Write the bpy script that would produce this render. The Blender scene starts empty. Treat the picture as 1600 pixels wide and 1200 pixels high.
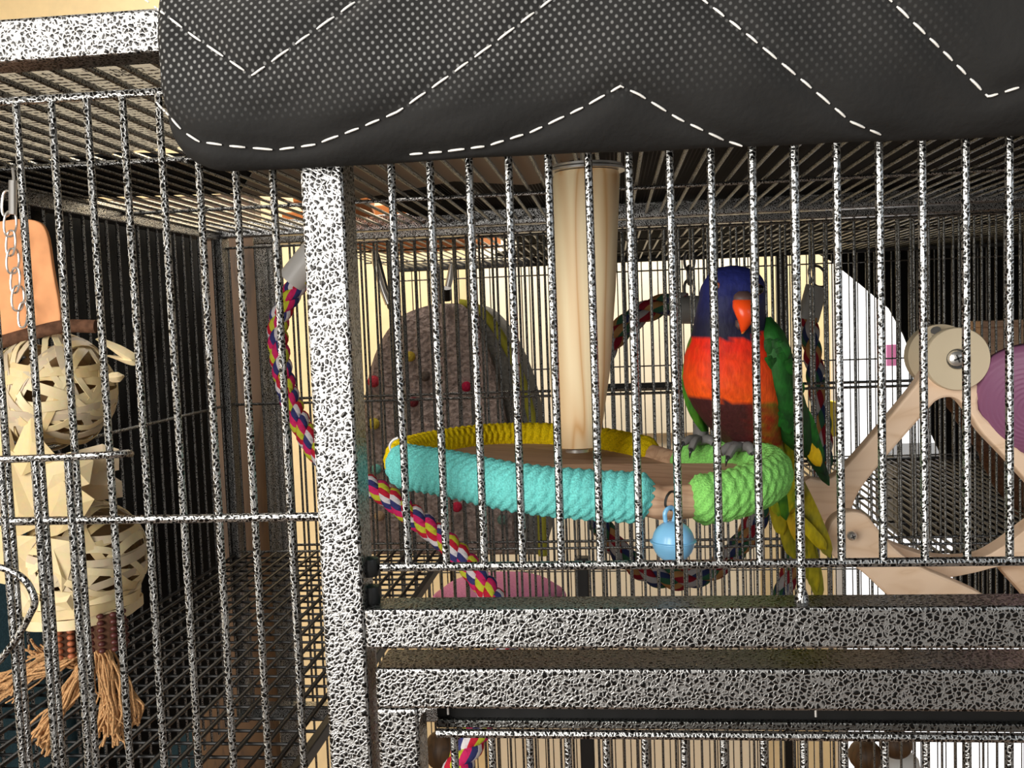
import bpy, bmesh, math, random
from mathutils import Vector, Matrix
random.seed(7)
PI = math.pi
sc = bpy.context.scene
COL = sc.collection

# ------------------------------------------------------------------ camera, world, light, exposure
CAM = Vector((0.12096, -0.54033, 0.05874)); FPX = 1515.88
YAW, PITCH, ROLL = 0.10586, 0.06849, -0.03688
_f = Vector((-math.sin(YAW), math.cos(YAW), 0)); _r = Vector((math.cos(YAW), math.sin(YAW), 0)); _u = Vector((0, 0, 1))
F_ = math.cos(PITCH)*_f - math.sin(PITCH)*_u; U_ = math.cos(PITCH)*_u + math.sin(PITCH)*_f
R3 = math.cos(ROLL)*_r + math.sin(ROLL)*U_; U3 = math.cos(ROLL)*U_ - math.sin(ROLL)*_r
cd = bpy.data.cameras.new('camera'); cam = bpy.data.objects.new('camera', cd); COL.objects.link(cam)
cd.sensor_width = 36; cd.lens = 36*FPX/1600; cd.clip_start = .01
cam.matrix_world = Matrix(((R3.x, U3.x, -F_.x, CAM.x), (R3.y, U3.y, -F_.y, CAM.y), (R3.z, U3.z, -F_.z, CAM.z), (0, 0, 0, 1)))
sc.camera = cam

w = bpy.data.worlds.new('world'); sc.world = w; w.use_nodes = True
bg = w.node_tree.nodes['Background']; bg.inputs[0].default_value = (1.0, .95, .88, 1); bg.inputs[1].default_value = .32

def area(name, loc, target, sx, sy, power, color):
    l = bpy.data.lights.new(name, 'AREA'); l.shape = 'RECTANGLE'; l.size = sx; l.size_y = sy; l.energy = power; l.color = color
    o = bpy.data.objects.new(name, l); COL.objects.link(o); o.location = loc
    o.rotation_euler = (Vector(target)-Vector(loc)).to_track_quat('-Z', 'Y').to_euler(); return o
area('window_light', (-.95, -1.6, .22), (.1, .1, 0), 1.3, 1.5, 64, (1, .97, .92))
area('room_light', (.5, 2.3, 1.6), (.45, 2.75, -.2), 2.4, .4, 120, (1, .95, .87))
area('ceiling_light', (-.5, .3, 2.1), (-.5, .3, 0), .6, .6, 30, (1, .93, .84))
area('cool_fill_light', (2.2, -1.6, .9), (.2, 0, -.05), .8, 1.2, 9, (.75, .87, 1))  # added cool fill lamp at the front right, no window there
vs = sc.view_settings; vs.view_transform = 'Standard'; vs.look = 'None'; vs.exposure = 0; vs.gamma = 1; vs.use_curve_mapping = False

def at(x, y, Y):
    """the point at depth Y that the photo shows at pixel (x, y)"""
    d = R3*((x-800)/FPX) - U3*((y-600)/FPX) + F_
    return CAM + d*((Y-CAM.y)/d.y)
def atz(x, y, Z):
    d = R3*((x-800)/FPX) - U3*((y-600)/FPX) + F_
    return CAM + d*((Z-CAM.z)/d.z)

# ------------------------------------------------------------------ materials
def mat(name, color=(.5, .5, .5), rough=.6, metal=0., **kw):
    m = bpy.data.materials.new(name); m.use_nodes = True
    b = m.node_tree.nodes['Principled BSDF']
    b.inputs['Base Color'].default_value = (*color, 1); b.inputs['Roughness'].default_value = rough; b.inputs['Metallic'].default_value = metal
    for k, v in kw.items(): b.inputs[k].default_value = v
    return m
def nd(m, t, **kw):
    n = m.node_tree.nodes.new(t)
    for k, v in kw.items():
        if k in n.inputs: n.inputs[k].default_value = v
        else: setattr(n, k, v)
    return n
def ln(m, a, ao, b, bi): m.node_tree.links.new(a.outputs[ao], b.inputs[bi])
def bsdf(m): return m.node_tree.nodes['Principled BSDF']
def ramp(m, stops, interp='LINEAR'):
    n = nd(m, 'ShaderNodeValToRGB'); e = n.color_ramp; e.interpolation = interp
    while len(e.elements) < len(stops): e.elements.new(.5)
    for el, (p, c) in zip(e.elements, stops): el.position = p; el.color = (*c, 1)
    return n
def bump(m, src, out, strength, dist=.001):
    n = nd(m, 'ShaderNodeBump', Strength=strength, Distance=dist); ln(m, src, out, n, 'Height'); ln(m, n, 'Normal', bsdf(m), 'Normal'); return n
def srgb(r, g, b):
    f = lambda v: (v/255/12.92) if v/255 <= .04045 else ((v/255+.055)/1.055)**2.4
    return (f(r), f(g), f(b))

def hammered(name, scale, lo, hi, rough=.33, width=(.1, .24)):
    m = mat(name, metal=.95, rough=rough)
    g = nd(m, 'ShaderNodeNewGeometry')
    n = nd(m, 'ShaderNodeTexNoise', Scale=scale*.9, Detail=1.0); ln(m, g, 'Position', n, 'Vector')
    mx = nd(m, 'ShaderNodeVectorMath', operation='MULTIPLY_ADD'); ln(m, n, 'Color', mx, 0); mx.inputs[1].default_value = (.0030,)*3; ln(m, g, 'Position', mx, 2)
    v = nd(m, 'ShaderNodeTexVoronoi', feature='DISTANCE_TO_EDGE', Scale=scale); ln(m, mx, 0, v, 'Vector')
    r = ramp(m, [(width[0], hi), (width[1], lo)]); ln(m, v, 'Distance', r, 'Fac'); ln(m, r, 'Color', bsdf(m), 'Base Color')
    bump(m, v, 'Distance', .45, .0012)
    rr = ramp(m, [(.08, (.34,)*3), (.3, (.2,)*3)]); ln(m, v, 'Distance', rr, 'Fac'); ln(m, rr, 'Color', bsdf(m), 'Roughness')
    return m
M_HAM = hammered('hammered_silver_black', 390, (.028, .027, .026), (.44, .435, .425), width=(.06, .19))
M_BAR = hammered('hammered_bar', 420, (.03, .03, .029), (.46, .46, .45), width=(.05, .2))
M_FAR = hammered('hammered_bar_backlit', 420, (.025, .025, .024), (.21, .21, .20))  # bar metal again, veins darkened to paint in the backlit shade
M_BLK = mat('black_enamel', (.012, .012, .012), .4, .2)
M_STEEL = mat('bright_steel', (.72, .7, .67), .3, .8)
M_DKSTEEL = mat('dark_steel', (.12, .12, .12), .35, .9)

def wood(name, a, b, scale=(40, 40, 5), rough=.55, dist=3.0, k=5.):
    m = mat(name, rough=rough)
    tc = nd(m, 'ShaderNodeTexCoord'); mp = nd(m, 'ShaderNodeMapping'); mp.inputs['Scale'].default_value = scale; ln(m, tc, 'Object', mp, 'Vector')
    n = nd(m, 'ShaderNodeTexNoise', Scale=1.0, Detail=2.0, Distortion=dist*.4); ln(m, mp, 'Vector', n, 'Vector')
    wv = nd(m, 'ShaderNodeMath', operation='MULTIPLY'); wv.inputs[1].default_value = k; ln(m, n, 0, wv, 0)
    fr = nd(m, 'ShaderNodeMath', operation='PINGPONG'); fr.inputs[1].default_value = .5; ln(m, wv, 0, fr, 0)
    r = ramp(m, [(.2, a), (.42, tuple((x+y)/2 for x, y in zip(a, b))), (.5, b)]); ln(m, fr, 0, r, 'Fac'); ln(m, r, 'Color', bsdf(m), 'Base Color')
    bump(m, fr, 0, .15, .0004); return m
M_PINE = wood('pine', srgb(248, 226, 184), srgb(216, 168, 112), (26, 26, 1.8), dist=1.2, k=4.5)
M_MAPLE = wood('pale_plywood', srgb(244, 214, 184), srgb(232, 198, 164), (8, 40, 40), rough=.6, k=4.)
M_DISC = mat('pale_wooden_disc', srgb(214, 198, 168), .5)
M_BOARD = wood('tan_board', srgb(196, 160, 130), srgb(170, 132, 104), (6, 60, 60), rough=.65)
M_DARKWOOD = wood('dark_brown_wood', srgb(92, 66, 40), srgb(66, 46, 28), (20, 20, 3))

def fabric(name, c, rough=.9, scale=900, var=.25, strength=.6, dist=.0015):
    m = mat(name, c, rough); bsdf(m).inputs['Specular IOR Level'].default_value = .15
    tc = nd(m, 'ShaderNodeTexCoord'); n = nd(m, 'ShaderNodeTexNoise', Scale=scale, Detail=3.0); ln(m, tc, 'Object', n, 'Vector')
    r = ramp(m, [(.3, tuple(x*(1-var) for x in c)), (.7, tuple(min(1, x*(1+var)) for x in c))]); ln(m, n, 0, r, 'Fac'); ln(m, r, 'Color', bsdf(m), 'Base Color')
    bump(m, n, 0, strength, dist); return m
M_TEAL = fabric('teal_yarn', srgb(112, 204, 198)); M_GREEN = fabric('green_yarn', srgb(140, 212, 108)); M_YELLOW = fabric('yellow_yarn', srgb(226, 196, 16))
M_PLUSH = fabric('grey_brown_plush', srgb(172, 154, 146), scale=130, var=.4, strength=1., dist=.012)
M_PLUSHG = fabric('dark_grey_plush', srgb(128, 126, 120), scale=120, var=.25, strength=.8, dist=.008)
M_PIPING = fabric('yellow_green_piping', srgb(186, 182, 70))
M_PURPLE = fabric('purple_felt', srgb(168, 104, 138), scale=300)
M_BLACKCLOTH = fabric('black_cloth', (.006, .006, .006), scale=500)
M_TEALCLOTH = fabric('teal_blue_cloth', srgb(86, 126, 142), scale=500)
M_WHITE = mat('white_plastic', (.75, .73, .7), .4)
M_GREYPL = mat('grey_plastic', (.27, .265, .25), .5)
M_BELL = mat('pale_blue_plastic', srgb(130, 192, 232), .25)
M_PAPER = mat('newsprint', srgb(176, 165, 148), .9)
M_INK = mat('ink', (.06, .055, .05), .9)
M_ORANGE = mat('orange_card', srgb(214, 128, 64), .8)
M_LEATHER = fabric('tan_leather', srgb(226, 160, 112), scale=60, var=.12, strength=.2)
M_RIMBROWN = fabric('brown_bark', srgb(92, 64, 48), scale=200, var=.4)
M_JUTE = fabric('jute', srgb(196, 152, 106), scale=700, var=.35)
M_COB = mat('red_brown_corn', srgb(184, 108, 72), .45)
M_PURPLEWOOD = mat('purple_stained_wood', srgb(134, 84, 116), .55)

def strawmat(name, c1, c2):
    m = mat(name, rough=.5); g = nd(m, 'ShaderNodeObjectInfo'); r = ramp(m, [(0, c1), (1, c2)]); ln(m, g, 'Random', r, 'Fac')
    tc = nd(m, 'ShaderNodeTexCoord'); n = nd(m, 'ShaderNodeTexNoise', Scale=220., Detail=2.); ln(m, tc, 'Object', n, 'Vector')
    mx = nd(m, 'ShaderNodeMix', data_type='RGBA', blend_type='MULTIPLY'); mx.inputs[0].default_value = .16; ln(m, r, 'Color', mx, 6); ln(m, n, 'Color', mx, 7)
    ln(m, mx, 2, bsdf(m), 'Base Color'); bump(m, n, 0, .3, .0006); return m
M_STRAW = strawmat('palm_strip', srgb(232, 204, 148), srgb(246, 228, 184))
M_STRAWG = strawmat('grey_palm_strip', srgb(206, 188, 160), srgb(232, 212, 176))
M_LEAF = strawmat('dry_palm_leaf', srgb(240, 214, 158), srgb(248, 228, 184))

def ropemat(name, stops, k):
    m = mat(name, rough=.8); bsdf(m).inputs['Specular IOR Level'].default_value = .2
    uv = nd(m, 'ShaderNodeUVMap'); s = nd(m, 'ShaderNodeSeparateXYZ'); ln(m, uv, 'UV', s, 0)
    a = nd(m, 'ShaderNodeMath', operation='MULTIPLY_ADD'); a.inputs[1].default_value = k; ln(m, s, 1, a, 0); ln(m, s, 0, a, 2)
    f = nd(m, 'ShaderNodeMath', operation='FRACT'); ln(m, a, 0, f, 0)
    r = ramp(m, stops, 'CONSTANT'); ln(m, f, 0, r, 'Fac'); ln(m, r, 'Color', bsdf(m), 'Base Color')
    tc = nd(m, 'ShaderNodeTexCoord'); n = nd(m, 'ShaderNodeTexNoise', Scale=700., Detail=2.); ln(m, tc, 'Object', n, 'Vector'); bump(m, n, 0, .5, .0012)
    return m
Y_, W_, P_, B_, R_ = srgb(212, 214, 62), srgb(238, 232, 236), srgb(226, 48, 112), srgb(62, 66, 122), srgb(206, 40, 62)
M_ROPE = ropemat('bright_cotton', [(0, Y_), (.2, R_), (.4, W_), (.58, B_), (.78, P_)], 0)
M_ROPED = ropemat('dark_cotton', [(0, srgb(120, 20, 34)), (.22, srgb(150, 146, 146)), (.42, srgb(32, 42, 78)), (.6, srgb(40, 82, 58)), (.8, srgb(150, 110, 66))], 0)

# ------------------------------------------------------------------ mesh helpers
WLOC = {}
def thing(name, label, cat, loc, group=None):
    o = bpy.data.objects.new(name, None); COL.objects.link(o); o.location = loc; o.empty_display_size = .02
    o['label'] = label; o['category'] = cat
    if group: o['group'] = group
    WLOC[o] = Vector(loc); return o
def sub(name, parent, loc):
    o = bpy.data.objects.new(name, None); COL.objects.link(o); o.parent = parent; o.location = Vector(loc)-WLOC[parent]; o.empty_display_size = .02
    WLOC[o] = Vector(loc); return o
def tag(o, label=None, cat=None, group=None, kind=None):
    if label: o['label'] = label
    if cat: o['category'] = cat
    if group: o['group'] = group
    if kind: o['kind'] = kind
    return o

class MB:
    def __init__(s): s.v = []; s.f = []; s.uv = {}; s.col = []
    def add(s, vs, fs, uvs=None):
        o = len(s.v); s.v += [Vector(v) for v in vs]
        for i, f in enumerate(fs):
            if uvs: s.uv[len(s.f)] = uvs[i]
            s.f.append([o+k for k in f])
    def box(s, a, b):
        (x0, y0, z0), (x1, y1, z1) = a, b
        x0, x1 = sorted((x0, x1)); y0, y1 = sorted((y0, y1)); z0, z1 = sorted((z0, z1))
        s.add([(x0, y0, z0), (x1, y0, z0), (x1, y1, z0), (x0, y1, z0), (x0, y0, z1), (x1, y0, z1), (x1, y1, z1), (x0, y1, z1)],
              [(0, 3, 2, 1), (4, 5, 6, 7), (0, 1, 5, 4), (1, 2, 6, 5), (2, 3, 7, 6), (3, 0, 4, 7)])
    def tube(s, path, rad, n=8, closed=False, cap=True, uvk=None, up=None, flat=1., rfun=None, twist=0.):
        path = [Vector(p) for p in path]; m = len(path)
        rad = rad if isinstance(rad, (list, tuple)) else [rad]*m
        prevn = None; rings = []; L = 0; ls = []
        for i in range(m):
            a = path[(i-1) % m] if (closed or i > 0) else path[i]; b = path[(i+1) % m] if (closed or i < m-1) else path[i]
            t = (b-a).normalized() if (b-a).length > 1e-9 else Vector((0, 0, 1))
            if up is not None: u = Vector(up) - t*Vector(up).dot(t); u.normalize()
            else:
                if prevn is None: u = t.orthogonal().normalized()
                else:
                    u = prevn - t*prevn.dot(t); u = u.normalized() if u.length > 1e-6 else t.orthogonal().normalized()
                prevn = u
            v = t.cross(u)
            if i: L += (path[i]-path[i-1]).length
            ls.append(L)
            ring = []
            for k in range(n):
                th = 2*PI*k/n + twist*L; r = rad[i]
                if rfun: r = rfun(L, th, r)
                ring.append(path[i] + u*(math.cos(th)*r) + v*(math.sin(th)*r*flat))
            rings.append(ring)
        o = [p for r in rings for p in r]; fs = []; uvs = []
        for i in range(m if closed else m-1):
            j = (i+1) % m
            for k in range(n):
                k2 = (k+1) % n
                fs.append((i*n+k, i*n+k2, j*n+k2, j*n+k)); uvs.append([(k/n, ls[i]), ((k+1)/n, ls[i]), ((k+1)/n, ls[j]), (k/n, ls[j])])
        if cap and not closed:
            fs.append(tuple(range(n))[::-1]); uvs.append([(0, 0)]*n); fs.append(tuple((m-1)*n+k for k in range(n))); uvs.append([(0, 0)]*n)
        s.add(o, fs, uvs)
    def lathe(s, c, prof, n=24, axis='Z'):
        c = Vector(c); o = []; fs = []
        for r, h in prof:
            for k in range(n):
                a = 2*PI*k/n; x, y = r*math.cos(a), r*math.sin(a)
                o.append(c + (Vector((x, y, h)) if axis == 'Z' else Vector((x, -h, y))))
        m = len(prof)
        for i in range(m-1):
            for k in range(n):
                k2 = (k+1) % n; fs.append((i*n+k, i*n+k2, (i+1)*n+k2, (i+1)*n+k))
        fs.append(tuple(range(n))[::-1]); fs.append(tuple((m-1)*n+k for k in range(n)))
        s.add(o, fs)
    def prism(s, pts, off):
        """closed outline (3D points) extruded by a vector"""
        pts = [Vector(p) for p in pts]; off = Vector(off); n = len(pts)
        s.add(pts+[p+off for p in pts], [tuple(range(n)), tuple(range(n, 2*n))[::-1]]+[(i, i+n, (i+1) % n+n, (i+1) % n) for i in range(n)])
    def grid(s, rows, uvs=None):
        n = len(rows[0]); m = len(rows)
        s.add([p for r in rows for p in r], [(i*n+j, i*n+j+1, (i+1)*n+j+1, (i+1)*n+j) for i in range(m-1) for j in range(n-1)])
    def build(s, name, material, parent=None, smooth=True, bevel=0, solid=0, fixn=True, shade=None, colors=None):
        c = sum(s.v, Vector())/len(s.v)
        me = bpy.data.meshes.new(name); me.from_pydata([v-c for v in s.v], [], s.f); me.validate()
        if s.uv and len(me.polygons) == len(s.f):
            ul = me.uv_layers.new()
            for i, p in enumerate(me.polygons):
                if i in s.uv:
                    for li, q in zip(p.loop_indices, s.uv[i]): ul.data[li].uv = q
        if colors:
            ca = me.color_attributes.new('Col', 'FLOAT_COLOR', 'POINT')
            for i, v in enumerate(s.v): ca.data[i].color = (*colors(v), 1)
        if fixn:
            bm = bmesh.new(); bm.from_mesh(me); bmesh.ops.recalc_face_normals(bm, faces=bm.faces); bm.to_mesh(me); bm.free()
        me.materials.append(material)
        if smooth:
            me.polygons.foreach_set('use_smooth', [True]*len(me.polygons))
            me.set_sharp_from_angle(angle=math.radians(38)) if shade is None else None
        o = bpy.data.objects.new(name, me); COL.objects.link(o)
        if parent: o.parent = parent; o.location = c-WLOC[parent]
        else: o.location = c
        WLOC[o] = c
        if solid: q = o.modifiers.new('thickness', 'SOLIDIFY'); q.thickness = solid; q.offset = 0; e_ = o.modifiers.new('crisp_edges', 'EDGE_SPLIT'); e_.split_angle = math.radians(50)
        if bevel: q = o.modifiers.new('bevel', 'BEVEL'); q.width = bevel; q.segments = 2; q.limit_method = 'ANGLE'
        return o
def box(name, a, b, m, parent=None, bevel=0, **kw):
    q = MB(); q.box(a, b); return q.build(name, m, parent, smooth=False, bevel=bevel, **kw)
def tubeo(name, path, rad, m, parent=None, n=8, **kw):
    q = MB(); q.tube(path, rad, n, **kw); return q.build(name, m, parent)
def spline(pts, k=8, closed=False):
    """Catmull-Rom through points"""
    P = [Vector(p) for p in pts]; n = len(P); out = []
    for i in range(n if closed else n-1):
        p1, p2 = P[i], P[(i+1) % n]
        p0 = P[i-1] if (closed or i > 0) else p1*2-p2
        p3 = P[(i+2) % n] if (closed or i+2 < n) else p2*2-p1
        for j in range(k):
            t = j/k; out.append(.5*((2*p1)+(p2-p0)*t+(2*p0-5*p1+4*p2-p3)*t*t+(3*p1-p0-3*p2+p3)*t**3))
    if not closed: out.append(P[-1])
    return out
def resample(path, n):
    d = [0]
    for a, b in zip(path, path[1:]): d.append(d[-1]+(b-a).length)
    out = []; j = 0
    for i in range(n):
        t = d[-1]*i/(n-1)
        while j < len(d)-2 and d[j+1] < t: j += 1
        u = (t-d[j])/max(1e-9, d[j+1]-d[j]); out.append(path[j].lerp(path[j+1], min(1, u)))
    return out
_barmesh = {}
def bar(parent, p, q, r, m, name='bar'):
    """one round bar; equal bars share mesh data"""
    p, q = Vector(p), Vector(q); d = q-p; key = (tuple(round(x, 4) for x in d), r, m.name)
    if key not in _barmesh:
        b = MB(); b.tube([-d/2, d/2], r, 8); o = b.build(name, m); _barmesh[key] = o.data; bpy.data.objects.remove(o)
    o = bpy.data.objects.new(name, _barmesh[key]); COL.objects.link(o); o.parent = parent; o.location = (p+q)/2-WLOC[parent]; WLOC[o] = (p+q)/2
    return o

# ------------------------------------------------------------------ the room
M_WALL = fabric('cream_plaster', srgb(246, 224, 178), scale=30, var=.04, strength=.05)
M_DOOR = mat('pale_cream_paint', srgb(252, 240, 214), .6)
M_FLOOR = wood('oak_floor', srgb(120, 88, 60), srgb(96, 70, 48), (3, 30, 30))
WY = 2.75
def struct(o): o['kind'] = 'structure'; return o
struct(box('floor', (-2.6, -2.6, -1.72), (3.2, WY, -1.7), M_FLOOR))
struct(box('wall_back', (-2.6, WY, -1.7), (3.2, WY+.1, 2.2), M_WALL))
struct(box('wall_left', (-2.7, -2.6, -1.7), (-2.6, WY, 2.2), M_WALL))
dr = sub_ = bpy.data.objects.new('door_1', None); COL.objects.link(dr); dr['kind'] = 'structure'
d0, d1 = at(742, 500, WY).x, at(1178, 500, WY).x
dr.location = ((d0+d1)/2, WY, -1.7); WLOC[dr] = Vector(dr.location)
box('door_slab', (d0, WY-.03, -1.69), (d1, WY-.002, 1.1), M_DOOR, dr)
for k, (z0, z1) in enumerate([(-1.55, -.55), (-.35, .9)]):
    box('door_panel', (d0+.13, WY-.042, z0), (d1-.13, WY-.029, z1), M_DOOR, dr, bevel=.006)
wn = bpy.data.objects.new('window_1', None); COL.objects.link(wn); wn['kind'] = 'structure'
x0, x1 = at(1296, 500, WY).x, at(1620, 500, WY).x
wn.location = ((x0+x1)/2, WY, -1.7); WLOC[wn] = Vector(wn.location)
M_PANE = mat('bright_pane', (.8, .8, .8), .4); bsdf(M_PANE).inputs['Emission Color'].default_value = (.95, .97, 1, 1); bsdf(M_PANE).inputs['Emission Strength'].default_value = 1.25
box('pane', (x0+.03, WY-.02, -1.6), (x1-.03, WY-.004, 1.05), M_PANE, wn)
for a, b in [((x0, -1.69), (x0+.03, 1.1)), ((x1-.03, -1.69), (x1, 1.1)), ((x0+.03, 1.05), (x1-.03, 1.1)), ((x0+.03, -1.69), (x1-.03, -1.6))]:
    box('window_frame', (a[0], WY-.045, a[1]), (b[0], WY-.001, b[1]), M_WHITE, wn, bevel=.004)

# ------------------------------------------------------------------ front bird cage
S = .022; BR = .00225
YB = 1.0                                                     # its back panel
cage = thing('bird_cage', 'front bird cage of hammered silver and black metal bars with a parrot inside', 'cage', (.1, .5, -.62))
XL, XR = -.515, .82
def zr(Y): return .2235 - .0115*Y                             # roof bars slope a little
TB = .0125
box('post', (-.0487, -TB, -.62), (-.0243, TB, .215), M_HAM, cage, bevel=.0018)
box('top_rail', (-.86, -TB, .2135), (.86, TB, .2372), M_HAM, cage, bevel=.0018)
box('middle_rail', (-.0243, -TB, -.1266), (.86, TB, -.1034), M_HAM, cage, bevel=.0018)
def rail_back(z, n='rear_rail'): return box(n, (XL-.012, YB-TB, z), (XR, YB+TB, z+.025), M_HAM, cage, bevel=.002)
rail_back(.2045, 'rear_top_rail'); rail_back(-.60)
box('rear_post', (XL-.006, YB-.02, -.6), (XL+.012, YB+TB, .2045), M_HAM, cage, bevel=.002)
box('rear_post', (XR, YB-TB, -.6), (XR+.025, YB+TB, .23), M_HAM, cage, bevel=.002)
box('side_top_rail', (XL-.018, TB, .20), (XL+.007, YB-TB, .222), M_HAM, cage, bevel=.002)
box('side_top_rail', (XR, TB, .205), (XR+.025, YB-TB, .229), M_HAM, cage, bevel=.002)
# upper front panel
up = sub('front_panel', cage, (.15, 0, .05))
for k in range(-0, 33):
    x = k*S
    bar(up, (x, 0, -.0823 if k != 10 else -.1034), (x, 0, .2135), BR if k != 10 else BR*1.12, M_BAR)
bar(up, (-.0165, 0, -.0823), (.74, 0, -.0823), .0026, M_BAR, 'cross_wire')
for z in (-.0823, -.0985):
    q = MB(); q.lathe((-.0235, .001, z), [(.001, -.006), (.0055, -.005), (.0065, 0), (.0055, .005), (.001, .006)], 10); q.build('hinge_knuckle', M_BLK, up)
q = MB(); q.lathe((.22, 0, -.1036), [(.0042, 0), (.0036, .004), (.0025, .007)], 10); q.build('bar_foot', M_HAM, up)
# lower door
ld = sub('lower_door', cage, (.3, 0, -.35))
box('door_rail', (-.0197, -TB, -.1612), (.86, .0215, -.1377), M_HAM, ld, bevel=.0018)
box('door_stile', (-.0197, -TB, -.6), (.0042, TB, -.1612), M_HAM, ld, bevel=.0018)
q = MB(); q.prism([(.0042, -.011, -.1612), (.0042, -.011, -.171), (.0055, -.011, -.1655), (.0085, -.011, -.1625), (.014, -.011, -.1612)], (0, .022, 0)); q.build('corner_gusset', M_HAM, ld, smooth=False)
bar(ld, (.012, 0, -.1804), (.86, 0, -.1804), .0028, M_BAR, 'cross_wire')
for k in range(33): bar(ld, (.0265+k*S-.0045, .001, -.6), (.0265+k*S-.0045, .001, -.1804), BR, M_BAR)
for x in (.0185, .2275): bar(ld, (x, .004, -.171), (x, .004, -.1612), .0007, M_STEEL, 'weld_pin')
za, zb1, zc = at(1000, 1090, .034).z, at(1000, 1123, .034).z, at(1000, 1136, .034).z
box('tray_front', (.006, .034, zb1), (.86, .037, za), M_BLK, cage); box('tray_rail', (.006, .030, zc), (.86, .040, zb1), M_FAR, cage, bevel=.001)
# left door with its feeder flap and latch
lf = sub('left_door', cage, (-.3, 0, 0))
for j in range(-22, 8):
    x = -.0684+(j-7)*.0216
    bar(lf, (x, 0, -.6), (x, 0, .1945), BR, M_BAR)
bar(lf, (-.86, 0, .1945), (-.061, 0, .1945), .0026, M_BAR, 'cross_wire')
bar(lf, (-.86, -.001, -.052), (-.0487, -.001, -.052), .0026, M_BAR, 'cross_wire')
ff = sub('feeder_flap', cage, (-.2, -.014, -.1))
q = MB(); q.tube(spline([at(-260, 722, -.014), at(0, 718, -.014), at(170, 711, -.012), at(196, 708, -.003), at(204, 709, .01)], 6), .0022, 8); q.build('cross_wire', M_BAR, ff)
for x in (-100, -50, 1, 54, 106):
    a = at(x, 720, -.014); bar(ff, (a.x, -.014, -.34), (a.x, -.014, a.z), BR, M_BAR)
q = MB(); q.tube(spline([at(-60, 905, -.02), at(-20, 887, -.02), at(12, 890, -.02), at(40, 908, -.02), at(54, 938, -.02), at(46, 962, -.02), at(24, 1000, -.02), at(-10, 1042, -.02), at(-60, 1090, -.02)], 8), .0021, 8); q.build('latch_loop', M_BAR, ff)
# roof
rf = sub('roof_panel', cage, (.1, .5, .22))
k0 = math.ceil((XL-.0)/S)
for k in range(k0, int(XR/S)+1):
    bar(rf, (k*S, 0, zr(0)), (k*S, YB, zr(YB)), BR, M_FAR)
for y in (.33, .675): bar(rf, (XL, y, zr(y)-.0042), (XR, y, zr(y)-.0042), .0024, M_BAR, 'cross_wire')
# back panel
bp = sub('back_panel', cage, (.1, YB, -.2))
for k in range(k0, int(XR/S)+1):
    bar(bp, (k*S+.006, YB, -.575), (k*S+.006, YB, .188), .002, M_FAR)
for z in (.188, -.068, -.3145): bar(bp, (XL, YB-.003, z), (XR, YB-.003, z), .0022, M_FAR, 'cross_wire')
# left side panel
sp = sub('side_panel', cage, (XL, .5, -.2))
for k in range(1, 36):
    bar(sp, (XL, YB-k*.0275, -.58), (XL, YB-k*.0275, .2), .0021, M_BAR)
for z in (-.068, -.33): bar(sp, (XL+.003, .02, z), (XL+.003, YB, z), .0022, M_FAR, 'cross_wire')
# shelf grate in the left half
gr = sub('floor_grate', cage, (-.33, .5, -.315)); GZ = -.315; GX = -.155
box('grate_edge', (GX-.004, .03, GZ-.006), (GX+.004, YB-.01, GZ+.006), M_BLK, gr, bevel=.001)
for k in range(1, 17): bar(gr, (GX-k*.0222, .03, GZ), (GX-k*.0222, YB-.01, GZ), .0023, M_BLK)
for k in range(35): bar(gr, (XL, .04+k*.0275, GZ-.0044), (GX, .04+k*.0275, GZ-.0044), .0017, M_BLK, 'cross_bar')

# ------------------------------------------------------------------ second cage behind
Y1, Y2 = 1.1, 2.15
cb = thing('bird_cage', 'second bird cage behind the front one with a black grate floor at right', 'cage', (.2, 1.6, -1.35))
BX0, BX1 = -.48, 1.25
def zb(Y): return .212-.006*(Y-Y1)/1.05
fp = sub('front_panel', cb, (.2, Y1, -.2))
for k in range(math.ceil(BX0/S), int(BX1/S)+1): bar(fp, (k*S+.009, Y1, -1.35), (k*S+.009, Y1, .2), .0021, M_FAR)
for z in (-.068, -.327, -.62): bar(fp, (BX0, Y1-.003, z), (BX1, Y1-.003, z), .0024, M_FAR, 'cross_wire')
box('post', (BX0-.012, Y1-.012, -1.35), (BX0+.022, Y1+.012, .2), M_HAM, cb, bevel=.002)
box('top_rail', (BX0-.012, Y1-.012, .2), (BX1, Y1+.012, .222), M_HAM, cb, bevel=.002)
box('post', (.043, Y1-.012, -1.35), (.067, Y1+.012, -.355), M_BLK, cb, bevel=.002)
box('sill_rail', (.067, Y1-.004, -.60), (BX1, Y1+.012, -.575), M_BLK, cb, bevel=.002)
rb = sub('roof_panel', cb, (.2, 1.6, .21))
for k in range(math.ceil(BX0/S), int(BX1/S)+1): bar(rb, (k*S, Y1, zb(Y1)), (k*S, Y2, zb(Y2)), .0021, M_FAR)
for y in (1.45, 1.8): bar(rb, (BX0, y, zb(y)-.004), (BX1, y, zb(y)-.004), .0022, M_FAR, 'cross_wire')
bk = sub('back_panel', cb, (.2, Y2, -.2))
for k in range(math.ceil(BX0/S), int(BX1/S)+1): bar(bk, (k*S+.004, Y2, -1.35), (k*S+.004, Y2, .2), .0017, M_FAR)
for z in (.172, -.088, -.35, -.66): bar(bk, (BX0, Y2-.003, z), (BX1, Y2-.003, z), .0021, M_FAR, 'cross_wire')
box('rear_top_rail', (BX0, Y2-.012, .197), (BX1, Y2+.012, .22), M_BLK, cb, bevel=.002)
for px, wd in ((1222, .03), (690, .012)):
    a = at(px, 480, Y2); box('rear_post', (a.x-wd/2, Y2-.012, -1.35), (a.x+wd/2, Y2+.012, .197), M_BLK, cb, bevel=.002)
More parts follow.
